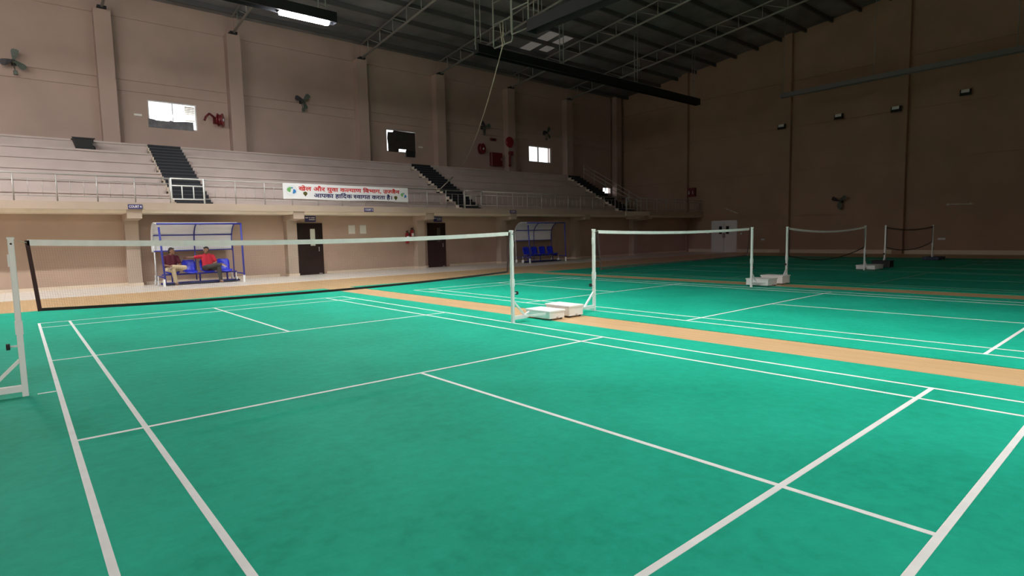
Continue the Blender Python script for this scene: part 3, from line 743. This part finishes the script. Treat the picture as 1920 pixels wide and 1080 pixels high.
# ------------------------------------------------------------------ nets
def net(cx, xa, xb, ztop, zmid, zbl, zbm, zbr, label, tape_m, slack=0.0, edge=0.05):
    t = thing('badminton_net', label, 'net', (cx,0,0), group='badminton nets')
    n = 24
    top = lambda s: ztop + (zmid-ztop)*4*s*(1-s)
    bot = lambda s: (zbl*(1-s)+zbr*s) + (zbm-(zbl+zbr)/2)*4*s*(1-s)
    def X(s, f): return xa+(xb-xa)*s + (edge*(1-2*s))*f      # f: 0 top, 1 bottom
    def strip(name, f0, f1, m, th):
        mb = MB()
        for i in range(n+1):
            s = i/n
            za = top(s)+f0 if f0 <= 0.001 and f0 > -0.5 else bot(s); zb = top(s)+f1 if f1 > -0.5 else bot(s)+0.03
            mb.v += [(X(s,0 if f0 > -0.5 else 1),-th,za),(X(s,0 if f0 > -0.5 else 1),th,za),(X(s,0 if f1 > -0.5 else 1),th,zb),(X(s,0 if f1 > -0.5 else 1),-th,zb)]
        for i in range(n):
            k = 4*i
            for j in range(4): mb.f.append((k+j,k+(j+1)%4,k+4+(j+1)%4,k+4+j)); mb.smooth.append(False)
        mb.f += [(0,1,2,3),(4*n+3,4*n+2,4*n+1,4*n)]; mb.smooth += [False]*2
        return mb.build(name, m, t)
    strip('top_tape', 0.0, -0.060, tape_m, 0.004)
    strip('bottom_tape', -9, -9, NETBOT, 0.003)
    for s in (0,1):
        MB().bar((X(s,0),0,top(s)-.01),(X(s,1),0,bot(s)),0.035,0.008).build('side_tape', NETEDGE, t)
    mb = MB(); rr = 0.00045
    nv = 300
    for i in range(1,nv):
        s = i/nv; a = Vector((X(s,0),0,top(s)-.07)); b_ = Vector((X(s,1),0,bot(s)+.02))
        mb.tube(a,b_,rr,n=3,caps=False,sm=False)
    nh = 36
    for j in range(1,nh):
        f = j/nh; prev = None
        for i in range(13):
            s = i/12; za, zb = top(s)-.07, bot(s)+.02
            p = Vector((X(s,f),0,za+(zb-za)*f))
            if prev is not None: mb.tube(prev,p,rr,n=3,caps=False,sm=False)
            prev = p
    o = mb.build('mesh', NETCORD, t); o['kind'] = 'stuff'
    for s in (0,1):     # tie cords to the posts
        xp = xa-.07 if s == 0 else xb+.05
        MB().tube((X(s,0),0,top(s)-.03),(xp,0,top(s)-.01),0.006,n=5).build('tie_cord', ROPE, t)
    return t
net(CC[0], -3.17, 3.00, 1.54, 1.482, 0.83, 0.785, 0.86, 'near badminton net with white top tape across the nearest court', NETTAPE)
net(CC[1], 5.22, 11.12, 1.545, 1.50, 0.78, 0.80, 0.82, 'second badminton net with bright white tape and maroon mesh', NETTAPE, edge=0.10)
net(CC[2], 13.36, 19.30, 1.54, 1.42, 0.72, 0.52, 0.80, 'third badminton net sagging with slack bottom cord', NETTAPE)
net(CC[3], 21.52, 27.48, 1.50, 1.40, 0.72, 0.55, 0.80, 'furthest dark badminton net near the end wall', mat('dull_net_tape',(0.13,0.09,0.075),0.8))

# ------------------------------------------------------------------ net posts with wheeled weight carts
def post(x, s, label, boxm=WHITEBOX, postm=WHITEMETAL, x_box=(0.57,0.94), hb=0.165, kind='box'):
    """post at x, cart reaching out to side s (+1 right, -1 left)"""
    t = thing('net_post', label, 'net post', (x,0,MATH), group='badminton net posts')
    z0 = MATH
    MB().cbox(x-.025,x+.025,-.025,.025,z0,1.55,.004).build('pole', postm, t)
    MB().cbox(x-.03,x+.03,-.03,.03,1.545,1.565,.004).build('cap', postm, t)
    MB().tube((x-s*.0,-.027,1.50),(x,-.024,1.50),.010,n=8).build('top_bolt', BLACK, t)
    MB().cbox(x+s*.025-.012,x+s*.025+.012,-.02,.02,1.28,1.40,.003).build('cleat', postm, t)
    MB().cbox(x-.031,x+.031,-.031,.031,.62,.75,.004).build('sleeve', postm, t)
    a, b_ = sorted((x+s*x_box[0], x+s*x_box[1]))
    leg_end = x+s*x_box[0]
    for yy in (-.0,):
        MB().box(min(x,x+s*.30),max(x,x+s*.30),-.03,.03,z0+.05,z0+.11).build('foot_beam', postm, t)
    for yy in (-.22,.22):
        MB().bar((x+s*.26,yy*.1,z0+.09),(leg_end,yy,z0+.11),.03,.03).build('fork_arm', postm, t)
    MB().bar((x+s*.02,0,z0+.36),(x+s*.27,0,z0+.10),.03,.03).build('brace', postm, t)
    kb = MB().tube((x+s*.025,0,z0+.50),(x+s*.08,0,z0+.50),.010,n=8).build('knob_stem', postm, t)
    MB().tube((x+s*.08,0,z0+.50),(x+s*.11,0,z0+.50),.032,n=12).build('knob', BLACK, kb)
    bd = MB().cbox(a,b_,-.30,.30,z0+.025,z0+hb-.025,.008).build('weight_box', boxm, t)
    MB().cbox(a-.012,b_+.012,-.315,.315,z0+hb-.028,z0+hb,.006).build('lid', boxm, bd)
    for xx in (a+.06,b_-.06):
        for yy in (-.27,.27):
            MB().tube((xx-.012,yy,z0+.03),(xx+.012,yy,z0+.03),.03,n=12).build('wheel', BLACK, t)
    MB().box((a+b_)/2-.02,(a+b_)/2+.02,-.312,-.30,z0+.03,z0+.05).build('latch', ALUM, bd)
    return t
post(-3.29,-1,'white net post at the left edge of the near net')
post(3.05, 1,'white net post at the right end of the near net, beside weight boxes')
post(5.11,-1,'white net post at the left end of the second net', x_box=(0.64,1.00), hb=0.21)
post(11.26,1,'white net post at the right end of the second net', x_box=(0.30,0.80), hb=0.2)
post(13.28,-1,'white net post at the left end of the third net', x_box=(0.45,0.90), hb=0.24)
post(19.33,1,'white net post with white box base at the right end of third net', x_box=(0.10,0.95), hb=0.17)
post(21.40,-1,'net post on a black base at the left end of the furthest net', boxm=BLACK, x_box=(0.0,0.42), hb=0.26)
post(27.54,1,'net post on a navy base at the right end of the furthest net', boxm=BLUEDARK, x_box=(-0.2,0.8), hb=0.14)

# ------------------------------------------------------------------ team shelters
def arc_pts():
    """roof/back profile in (y,z) from front top to lower back"""
    P = [(0.02,2.10)]
    for i in range(13):
        a = PI/2 - (PI/2)*i/12
        P.append((0.45+0.62*math.cos(a)*1.0, 1.50+0.64*math.sin(a)))
    P.append((1.07,1.15)); return P
def shelter(label, x0, y0, w_, rz=0.0):
    t = thing('team_shelter', label, 'shelter', (x0,y0,0.012), rz, group='team shelters')
    Pf = arc_pts()
    def sheet(name, xa, xb, off, m, th=0.008):
        mb = MB(); n = len(Pf)
        for i,(y,z) in enumerate(Pf):
            mb.v += [(xa,y,z+off),(xb,y,z+off),(xb,y+th*.7,z+off+th),(xa,y+th*.7,z+off+th)]
        for i in range(n-1):
            k = 4*i
            for j in range(4): mb.f.append((k+j,k+(j+1)%4,k+4+(j+1)%4,k+4+j)); mb.smooth.append(False)
        mb.f += [(0,1,2,3),(4*n-1,4*n-2,4*n-3,4*n-4)]; mb.smooth += [False]*2
        return mb.build(name, m, t, off=(0,0,0))
    sheet('roof_sheet', -0.06, w_/2, 0.0, POLY); sheet('roof_sheet', w_/2+.004, w_+.0, 0.0, POLY)
    rib = MB()
    for a,b_ in zip(Pf[:-1],Pf[1:]): rib.tube((w_/2,a[0]-.02,a[1]-.03),(w_/2,b_[0]-.02,b_[1]-.03),.022,n=8)
    rib.build('arch_rib', BLUE, t, off=(0,0,0))
    for x in (0.0,w_-.02):
        rib = MB()
        for a,b_ in zip(Pf[1:-1],Pf[2:]): rib.tube((x,a[0]-.02,a[1]-.03),(x,b_[0]-.02,b_[1]-.03),.02,n=8)
        rib.build('arch_rib', BLUE if x else WHITEMETAL, t, off=(0,0,0))
    B = lambda n_,p,q,rr,m=BLUE: MB().tube(p,q,rr,n=10).build(n_,m,t,off=(0,0,0))
    B('front_beam',(-.03,0.0,2.09),(w_+.06,0.0,2.09),.032)
    B('front_post',(0.10,-.08,0.10),(0.03,0.0,1.98),.032); B('front_post',(w_+.04,-.08,0.10),(w_+.04,0.0,2.09),.032)
    for z,y in ((1.72,1.0),(1.17,1.04)): B('cross_rail',(0.0,y,z),(w_,y,z),.022)
    for x in (0.02,w_): B('rear_post',(x,1.05,0.10),(x,1.05,1.5),.022,WHITEMETAL if x < 1 else BLUE)
    B('rear_post',(w_/2,1.05,0.10),(w_/2,1.05,1.5),.02)
    for x in (0.06,w_+.02): B('side_rail',(x,-.08,.30),(x,1.05,.30),.022)
    B('base_rail',(0.06,0.5,.06),(w_,0.5,.06),.035,BLUE)
    MB().box(0.12,w_-.02,0.25,0.75,0.03,0.07).build('base_plate', BLUEDARK, t, off=(0,0,0))
    for x in (0.06,w_+.03):
        MB().cbox(x-.035,x+.035,-.12,-.05,0.0,0.24,.008).build('foot', WHITEMETAL, t, off=(0,0,0))
    for x,y in ((-.03,.40),(-.03,.95),(w_-.12,.35),(w_-.12,.9)):
        MB().tube((x-.02,y,.09),(x+.02,y,.09),.09,n=16).build('wheel', WHITEMETAL, t, off=(0,0,0))
        MB().tube((x,y,.09),(x,y,.34),.014,n=6).build('wheel_fork', WHITEMETAL, t, off=(0,0,0))
    B('seat_beam',(0.1,0.52,.36),(w_-.05,0.52,.36),.028)
    for x in (w_*.16,w_*.5,w_*.85): B('seat_leg',(x,0.52,.05),(x,0.52,.36),.024)
    # bucket seats
    for k in range(4):
        cx = 0.40+k*0.565
        prof = [(0.22,0.395),(0.24,0.425),(0.30,0.440),(0.42,0.425),(0.54,0.42),(0.62,0.445),(0.66,0.52),(0.69,0.64),(0.715,0.76),(0.725,0.84)]
        hw = [0.17,0.205,0.215,0.215,0.21,0.205,0.205,0.215,0.215,0.16]
        mb = MB(); n = len(prof); m_ = 7
        for (y,z),h in zip(prof,hw):
            for side in (0,1):
                for j in range(m_):
                    s = -1+2*j/(m_-1); lift = 0.035*s*s
                    back = 1 if z > .5 else 0
                    mb.v.append((cx+s*h, y-(lift if back else 0)+(side*.014 if back else 0), z+(0 if back else lift)-(0 if back else side*.014)))
        for i in range(n-1):
            for j in range(m_-1):
                a = i*2*m_+j; b2 = a+2*m_
                mb.f += [(a,a+1,b2+1,b2),(a+m_,b2+m_,b2+m_+1,a+m_+1)]; mb.smooth += [True]*2
            for j in (0,m_-1):
                a = i*2*m_+j; b2 = a+2*m_
                mb.f.append((a,b2,b2+m_,a+m_)); mb.smooth.append(False)
        for i in (0,n-1):
            for j in range(m_-1):
                a = i*2*m_+j; mb.f.append((a,a+1,a+m_+1,a+m_)); mb.smooth.append(False)
        st_ = mb.build('seat', BLUESEAT, t, off=(0,0,0))
        MB().tube((cx,0.52,.37),(cx,0.52,.41),.04,n=8).build('seat_mount', BLACK, st_, off=(0,0,0))
    return t
SHX, SHY = 0.37, 14.93
shelter('blue framed team shelter with white curved roof, two people seated inside', SHX, SHY, 2.56)
shelter('dark unlit team shelter with four empty blue seats at the far end', 16.95, 14.95, 2.56, -0.05)

# ------------------------------------------------------------------ people
def chain(mb, pts, radii, n=12):
    for (p,q,a,b_) in zip(pts[:-1],pts[1:],radii[:-1],radii[1:]): mb.tube(p,q,a,b_,n=n)
    for p,a in zip(pts,radii): mb.ball(p,a,n=n,m=8)
def remesh(o, vox, sm=6):
    m_ = o.modifiers.new('remesh','REMESH'); m_.mode = 'VOXEL'; m_.voxel_size = vox; m_.use_smooth_shade = True
    s_ = o.modifiers.new('smooth','SMOOTH'); s_.iterations = sm; s_.factor = 0.5
def hand(mb, w_, dirv, side, curl=0.5):
    """palm + four fingers + thumb, from wrist w_ along dirv; side = unit vector towards the thumb"""
    w_ = Vector(w_); dv = Vector(dirv).normalized(); sd = Vector(side); sd = (sd-dv*sd.dot(dv)).normalized(); nr = dv.cross(sd).normalized()
    if nr.z > 0: nr = -nr
    palm = w_+dv*.045
    for k in (-.024,-.008,.008,.024): mb.tube(w_+sd*k*.6,w_+dv*.085+sd*k,.015,.013,n=8); mb.ball(w_+dv*.085+sd*k,.0135,n=8,m=6)
    for k,L in zip((.027,.009,-.009,-.026),(.068,.076,.070,.055)):
        b0 = w_+dv*.085+sd*k; p1 = b0+(dv*math.cos(curl*.6)+nr*math.sin(curl*.6))*L*.5; p2 = p1+(dv*math.cos(curl*1.4)+nr*math.sin(curl*1.4))*L*.5
        chain(mb,[b0,p1,p2],[.0095,.009,.0078],n=8)
    t0 = w_+dv*.03+sd*.02; t1 = t0+(sd*.7+dv*.6).normalized()*.035; t2 = t1+(sd*.35+dv*.9).normalized()*.03
    chain(mb,[t0,t1,t2],[.0125,.0105,.009],n=8)
def person(label, loc, P, shirt, trousers, hairstyle='short'):
    t = thing('person', label, 'person', loc)
    hd = Vector(P['head']); yaw = P['yaw']; f = Vector((math.sin(yaw),-math.cos(yaw),0)); sx = Vector((math.cos(yaw),math.sin(yaw),0)); up = Vector((0,0,1))
    body = MB()
    # head: skull, face, jaw, nose, ears
    rot = lambda a,b_,c: hd+sx*a+f*b_+up*c
    body.ball(rot(0,-.012,.025),.078,.092,.098); body.ball(rot(0,.022,-.035),.062,.070,.082); chain(body,[rot(0,.055,-.085),rot(0,.045,-.095)],[.034,.034])
    chain(body,[rot(0,.088,.018),rot(0,.108,-.018)],[.011,.016],n=8)
    chain(body,[rot(-.016,.092,-.055),rot(.016,.092,-.055)],[.009,.009],n=8)
    for s in (-1,1): body.ball(rot(s*.078,-.008,-.008),.014,.024,.034,n=8,m=6)
    for s in (-1,1): chain(body,[rot(s*.015,.088,.028),rot(s*.05,.076,.028)],[.010,.009],n=8)
    nk = Vector(P['neck']); chain(body,[hd+up*-.06+f*-.01, nk],[.052,.058])
    ch = Vector(P['chest']); pv = Vector(P['pelvis'])
    for s in (-1,1):
        o_ = Vector((s*.065,0,0)); chain(body,[nk+o_*.6+up*-.05,ch+o_,(ch+pv)/2+o_*.8,pv+o_],[.075,.105,.095,.105])
    for key in ('L','R'):
        sh,el,wr_ = [Vector(p) for p in P['arm'+key]]
        chain(body,[nk+up*-.06,sh,el,wr_],[.06,.052,.040,.027])
        hand(body,wr_,P['hand'+key][0],P['hand'+key][1],P.get('curl',.6))
        hp,kn,an,toe = [Vector(p) for p in P['leg'+key]]
        chain(body,[pv,hp,kn,an],[.09,.085,.058,.038])
        heel = an+Vector((0,.02,-.035)) if key != P.get('crossed') else an
        chain(body,[an,an.lerp(toe,.55),toe],[.036,.034,.022]); body.ball(heel,.034)
    b_ = body.build('body', SKIN, t, off=(0,0,0)); remesh(b_,.0075,3)
    sh_ = MB()
    for s in (-1,1):
        o_ = Vector((s*.072,0,0)); chain(sh_,[nk+o_*.7+up*-.045,ch+o_,(ch+pv)/2+o_*.95,pv+o_*1.1+up*-.01],[.090,.120,.113,.122])
    for key in ('L','R'):
        s0,el,wr_ = [Vector(p) for p in P['arm'+key]]
        chain(sh_,[nk+up*-.07,s0,s0.lerp(el,.72)],[.06,.068,.062])
    chain(sh_,[nk+up*-.015,nk+up*-.07,ch,(ch+pv)/2],[.066,.085,.115,.11])
    o = sh_.build('shirt', shirt, t, off=(0,0,0)); remesh(o,.012,6)
    tr_ = MB()
    chain(tr_,[pv+Vector((-.08,0,-.0)),pv+Vector((.08,0,-.0))],[.115,.115])
    for key in ('L','R'):
        hp,kn,an,toe = [Vector(p) for p in P['leg'+key]]
        chain(tr_,[pv,hp,kn,kn.lerp(an,.5),kn.lerp(an,.9)],[.10,.105,.078,.068,.062])
    o = tr_.build('trousers', trousers, t, off=(0,0,0)); remesh(o,.012,6)
    h_ = MB(); h_.ball(rot(0,-.024,.05),.084,.092,.088); h_.ball(rot(0,-.045,.0),.080,.07,.085); chain(h_,[rot(-.042,.046,.088),rot(.042,.046,.088)],[.024,.024])
    o = h_.build('hair', HAIR, t, off=(0,0,0)); remesh(o,.008,4)
    for s in (-1,1):
        e_ = MB().ball(rot(s*.031,.081,.008),.0105,n=8,m=6).build('eye', EYEW, t, off=(0,0,0))
        MB().ball(rot(s*.031,.089,.008),.006,n=8,m=6).build('iris', HAIR, e_, off=(0,0,0))
        chain_ = MB(); chain(chain_,[rot(s*.014,.089,.036),rot(s*.046,.077,.036)],[.005,.004],n=6); chain_.build('eyebrow', HAIR, t, off=(0,0,0))
    for key in ('L','R'):
        hp,kn,an,toe = [Vector(p) for p in P['leg'+key]]
        sd_ = MB(); dn = Vector((0,0,-1)) if key != P.get('crossed') else Vector(P['sole'])
        bk_ = an+(an-toe).normalized()*.03; q0 = bk_+dn*.055; q1 = toe+dn*.03+(toe-an).normalized()*.02
        if key != P.get('crossed'): q0.z = .012; q1.z = .012
        sd_.bar(q0,q1,.085,.022); sd_.bar(an.lerp(toe,.6)+dn*-.034+Vector((-.04,0,0)), an.lerp(toe,.6)+dn*-.034+Vector((.04,0,0)),.03,.012)
        sd_.build('sandal', SANDAL, t, off=(0,0,0))
    return t
# local frame: origin on the floor below the seat, facing -y
person('seated person in maroon shirt and beige trousers, ankle crossed on knee', (SHX+0.40+0.0, SHY+0.46, 0.012), dict(
    head=(.035,-.02,1.165), yaw=0.9, neck=(0.0,.03,1.02), chest=(0.0,.06,.84), pelvis=(-.02,.02,.545),
    armL=[(.19,.05,.95),(.27,-.02,.70),(.16,-.20,.66)], handL=((-.7,-.6,-.15),(0,-.3,1)),
    armR=[(-.19,.05,.95),(-.24,-.05,.70),(-.08,-.22,.66)], handR=((.7,-.6,-.1),(0,-.3,1)),
    legR=[(-.12,-.04,.53),(-.03,-.42,.53),(.04,-.40,.09),(.06,-.56,.045)],
    legL=[(.11,-.04,.53),(.34,-.36,.60),(-.06,-.45,.66),(-.15,-.50,.60)], crossed='L', sole=(-.5,-.2,-.6)), MAROON, BEIGECLOTH)
person('seated person in red shirt and dark trousers, arm stretched along seat', (SHX+0.40+1.13, SHY+0.46, 0.012), dict(
    head=(-.025,-.02,1.165), yaw=-0.9, neck=(0.0,.04,1.02), chest=(.01,.06,.84), pelvis=(.02,.02,.545),
    armL=[(.20,.05,.95),(.28,-.04,.72),(.14,-.24,.67)], handL=((-.4,-.9,-.15),(-.6,0,.7)),
    armR=[(-.19,.07,.95),(-.42,.10,.92),(-.62,.14,.925)], handR=((-.95,-.25,-.15),(0,-.6,.7)),
    legL=[(.12,-.04,.53),(.27,-.42,.52),(.30,-.44,.09),(.33,-.60,.045)],
    legR=[(-.10,-.04,.53),(-.08,-.42,.60),(.36,-.46,.66),(.47,-.50,.60)], crossed='R', sole=(.5,-.2,-.6)), REDSHIRT, GREYCLOTH)

# ------------------------------------------------------------------ wall fans
def fan(label, loc, rz, rotb=0.0):
    """faces -y before rotation"""
    t = thing('wall_fan', label, 'fan', loc, rz, group='wall fans')
    MB().box(-.10,.10,-.03,0.0,-.14,.14).build('wall_plate', FANDARK, t, off=(0,0,0))
    MB().bar((0,-.02,0),(0,-.30,.0),.05,.05).build('bracket_arm', FANGREEN, t, off=(0,0,0))
    mo = MB().tube((0,-.28,0),(0,-.46,0),.10,.085,n=14).build('motor', FANGREEN, t, off=(0,0,0))
    MB().tube((0,-.46,0),(0,-.52,0),.05,.03,n=10).build('hub', FANDARK, mo, off=(0,0,0))
    for k in range(3):
        a = rotb+2*PI*k/3; ca, sa = math.cos(a), math.sin(a); mb = MB(); pts = []
        for rr,wd,tw in ((.05,.05,.03),(.22,.11,.035),(.40,.15,.03),(.50,.13,.02),(.535,.06,.01)):
            for s in (-1,1):
                px, pz = rr*ca-s*wd*sa, rr*sa+s*wd*ca
                for th in (0,.006): pts.append((px,-.49+s*tw+th,pz))
        mb.v = pts
        for i in range(4):
            k4 = 4*i; mb.f += [(k4,k4+4,k4+6,k4+2),(k4+1,k4+3,k4+7,k4+5),(k4,k4+1,k4+5,k4+4),(k4+2,k4+6,k4+7,k4+3)]; mb.smooth += [False]*4
        mb.f += [(0,2,3,1),(16,17,19,18)]; mb.smooth += [False]*2
        mb.build('blade', FANGREEN if k != 1 else FANDARK, t, off=(0,0,0))
    MB().path([(0,-.1,.02),(.0,-.2,-.25),(.03,-.28,-.45)],.02,6).build('stay', FANGREEN, t, off=(0,0,0))
    MB().cbox(-.05,.11,-.36,-.24,-.62,-.42,.02).build('switch_box', FANGREEN, t, off=(0,0,0))
    t.scale = (.82,.82,.82)
    return t
fan('green-grey wall fan at the far left of the wall', (-2.78,22.80,8.58), 0, 1.4)
fan('dark wall fan right of the lit lamp', (8.45,22.80,8.55), 0, 0.8)
fan('dark wall fan behind the hanging rope', (20.2,22.80,8.45), 0, 0.3)
fan('dark wall fan above the sliding window', (25.75,22.80,8.62), 0, 1.1)
fan('dark wall fan on the brown end wall', (34.25,6.2,3.1), PI/2*-1, 0.6)

# ------------------------------------------------------------------ fire hose reels and cabinet on the far wall
def hose_reel(label, loc, rx=0.36, ang=0.0):
    t = thing('hose_reel', label, 'hose reel', loc, 0, group='fire hose reels')
    MB().box(-.12,.12,-.04,0,-.16,.16).build('wall_plate', REDDARK, t, off=(0,0,0))
    MB().bar((0,-.02,0),(math.sin(ang)*.28,-.28,0),.06,.10).build('swing_arm', REDDARK, t, off=(0,0,0))
    c = Vector((math.sin(ang)*.28,-.30,0)); ax = Vector((math.sin(ang+.6),-math.cos(ang+.6),0))
    MB().tube(c-ax*.09,c+ax*.09,rx*.8,n=20).build('hose_drum', REDDARK, t, off=(0,0,0))
    for s in (-1,1):
        MB().tube(c+ax*s*.09,c+ax*s*.115,rx,n=24).build('side_disc', REDMID, t, off=(0,0,0))
    MB().tube(c+ax*.115,c+ax*.15,.07,n=12).build('hub', SIGNWHITE, t, off=(0,0,0))
    return t
hr = hose_reel('red fire hose reel swung out beside the left window', (4.35,22.80,7.15), .30, .5)
MB().path([(-.15,-.30,.10),(-.35,-.40,.22),(-.52,-.42,.05),(-.58,-.42,-.12)],.05,8).build('hose_end', REDDARK, hr, off=(0,0,0))
hose_reel('dark red fire hose reel near the hanging rope', (20.0,22.80,7.05), .34, -.2)
rd = thing('hose_reel_cover', 'round glossy red hose cover on the pilaster edge', 'hose reel', (22.02,22.29,7.6))
MB().ball((22.02,22.16,7.6),.36,.13,.36,n=24,m=12).build('dome', REDMID, rd)
MB().tube((22.02,22.30,7.6),(22.02,22.22,7.6),.14,n=16).build('wall_boss', REDDARK, rd)
fc = thing('hose_cabinet', 'square dark red hose cabinet between the reel and pilaster', 'cabinet', (21.25,22.8,6.1))
b_ = MB().cbox(20.78,21.72,22.55,22.80,6.05,6.92,.03).build('body', REDDARK, fc)
dr = MB().cbox(20.83,21.67,22.53,22.55,6.10,6.87,.008).build('door', REDDARK, fc)
MB().box(21.56,21.60,22.515,22.53,6.42,6.56).build('handle', ALUM, dr)
vb = thing('hydrant_valve', 'dark red hydrant valve and pipe on the pilaster front', 'valve', (22.05,22.25,6.1))
MB().tube((22.0,22.2,6.05),(22.1,22.2,6.85),.06,n=10).build('pipe', REDDARK, vb)
MB().cbox(21.98,22.28,22.08,22.30,6.78,7.02,.02).build('valve_body', REDDARK, vb)
MB().tube((22.0,22.2,6.15),(21.9,22.05,6.05),.08,n=10).build('outlet', REDDARK, vb)
MB().box(22.03,22.13,22.28,22.31,6.2,6.7).build('clamp', REDDARK, vb)
hb = thing('hooter', 'small red alarm hooter between the two fans', 'alarm', (21.1,22.8,7.75))
MB().cbox(20.85,21.35,22.70,22.80,7.68,7.86,.02).build('body', REDDARK, hb)
MB().tube((21.1,22.70,7.77),(21.1,22.66,7.77),.06,n=12).build('grille', BLACK, hb)
hc = thing('wall_hose_cabinet', 'red hose cabinet with two pale handles on end wall balcony', 'cabinet', (34.2,16.2,4.0))
MB().cbox(34.02,34.25,15.9,16.5,4.0,4.62,.02).build('body', REDDARK, hc)
for y in (16.05,16.35): MB().tube((34.0,y,4.15),(34.0,y,4.40),.03,n=8).build('handle', SIGNWHITE, hc)

# black tub on the stand
tb = thing('plastic_tub', 'black tapered tub standing on the upper tier', 'tub', (-0.92,21.55,TZ[4]))
z = TZ[4]
mb = MB(); o1 = [(-1.24,21.3),(-.56,21.3),(-.56,21.85),(-1.24,21.85)]; o0 = [(-1.12,21.38),(-.66,21.38),(-.66,21.78),(-1.12,21.78)]
ins = lambda P,k: [(x+(k if x < -.9 else -k), y+(k if y < 21.55 else -k)) for x,y in P]
vs = [(x,y,z+.004) for x,y in o0]+[(x,y,z+.46) for x,y in o1]+[(x,y,z+.46) for x,y in ins(o1,.03)]+[(x,y,z+.03) for x,y in ins(o0,.03)]
fs = [(3,2,1,0),(12,13,14,15)]
for l in (0,4,8):
    for i in range(4): fs.append((l+i,l+(i+1)%4,l+4+(i+1)%4,l+4+i))
mb.add(vs,fs); mb.build('shell', BLACK, tb)
for y0 in (21.27,21.83): MB().box(-1.27,-.53,y0,y0+.05,z+.43,z+.475).build('rim', BLACK, tb)
MB().ball((-.60,21.45,z+.10),.09,.09,.10).build('bulge', BLACK, tb)

# floodlights on the end wall
for k,(y,zz) in enumerate(((9.62,7.92),(6.42,8.05),(3.42,7.92),(.44,8.27))):
    lab = ['leftmost small floodlight, at the first dark pilaster','second small floodlight from left on the end wall','third small floodlight, beside the second dark pilaster','rightmost small floodlight on the end wall'][k]
    x0 = 33.95 if k in (0,2) else 34.24
    t = thing('floodlight', lab, 'floodlight', (x0,y,zz), group='end wall floodlights')
    MB().bar((x0,y,zz-.1),(x0-.16,y,zz-.05),.05,.05).build('bracket', BLACK, t)
    h_ = MB(); h_.add([(x0-.14,y-.22,zz-.16),(x0-.14,y+.22,zz-.16),(x0-.14,y+.22,zz+.14),(x0-.14,y-.22,zz+.14),(x0-.34,y-.22,zz-.20),(x0-.34,y+.22,zz-.20),(x0-.28,y+.22,zz+.12),(x0-.28,y-.22,zz+.12)],[(0,1,2,3),(4,5,6,7),(0,1,5,4),(1,2,6,5),(2,3,7,6),(3,0,4,7)])
    hs = h_.build('housing', BLACK, t)
    MB().add([(x0-.328,y-.17,zz-.05),(x0-.328,y+.17,zz-.05),(x0-.30,y+.17,zz+.115),(x0-.30,y-.17,zz+.115),(x0-.335,y-.17,zz-.05),(x0-.335,y+.17,zz-.05),(x0-.307,y+.17,zz+.115),(x0-.307,y-.17,zz+.115)],[(0,1,2,3),(4,5,6,7),(0,1,5,4),(1,2,6,5),(2,3,7,6),(3,0,4,7)]).build('lens', LENS, hs)

# switch plates, conduit
for y,zz,wy,lab in ((14.98,1.39,.22,'pale switch plate left of the white double door'),(12.46,1.27,.12,'tiny pale plate right of the white double door'),(10.94,.86,.24,'low pale socket plate between the nets'),(1.22,.82,.34,'low pale socket plate right of the furthest net')):
    t = thing('wall_plate', lab, 'switch plate', (34.24,y,zz), group='wall plates')
    MB().cbox(34.22,34.25,y-wy/2,y+wy/2,zz-.05,zz+.05,.006).build('plate', SIGNWHITE, t)
    MB().box(34.215,34.222,y-.02,y+.02,zz-.02,zz+.02).build('rocker', NOTICE, t)
t = thing('conduit', 'short pale horizontal conduit on the end wall', 'conduit', (34.22,.52,2.62))
MB().tube((34.22,1.12,2.64),(34.22,-.07,2.60),.025,n=8).build('tube', NOTICE, t)
for y in (1.0,.05): MB().box(34.19,34.25,y-.03,y+.03,2.57,2.67).build('saddle', NOTICE, t)
t = thing('conduit', 'slanting pale cable conduit above the white double door', 'conduit', (34.22,13.2,2.85))
MB().tube((34.22,13.7,3.05),(34.22,12.7,2.65),.025,n=8).build('tube', NOTICE, t)
for s in (.2,.8): MB().box(34.19,34.25,13.7-s-.03,13.7-s+.03,3.05-.4*s-.04,3.05-.4*s+.04).build('saddle', NOTICE, t)

# small pale tags by the windows and a pole left leaning on the second stairs
for x,z,lab in ((1.23,7.06,'tiny pale tag on the wall left of the left window'),(15.55,6.83,'tiny pale tag on the wall right of the boarded window')):
    t = thing('wall_tag', lab, 'tag', (x,22.79,z), group='wall tags')
    MB().box(x-.14,x+.14,22.785,22.80,z-.035,z+.035).build('plate', NOTICE, t)
    MB().box(x-.15,x+.15,22.79,22.80,z-.045,z+.045).build('backing', ALUM, t)
t = thing('leaning_pole', 'thin pale pole lying slanted across the second dark stairs', 'pole', (14.4,18.8,4.0))
MB().tube((14.20,18.75,4.05),(15.30,19.25,4.72),.025,n=8).build('shaft', ROPE, t)
MB().ball((15.31,19.255,4.725),.035).build('end_cap', BLACK, t)
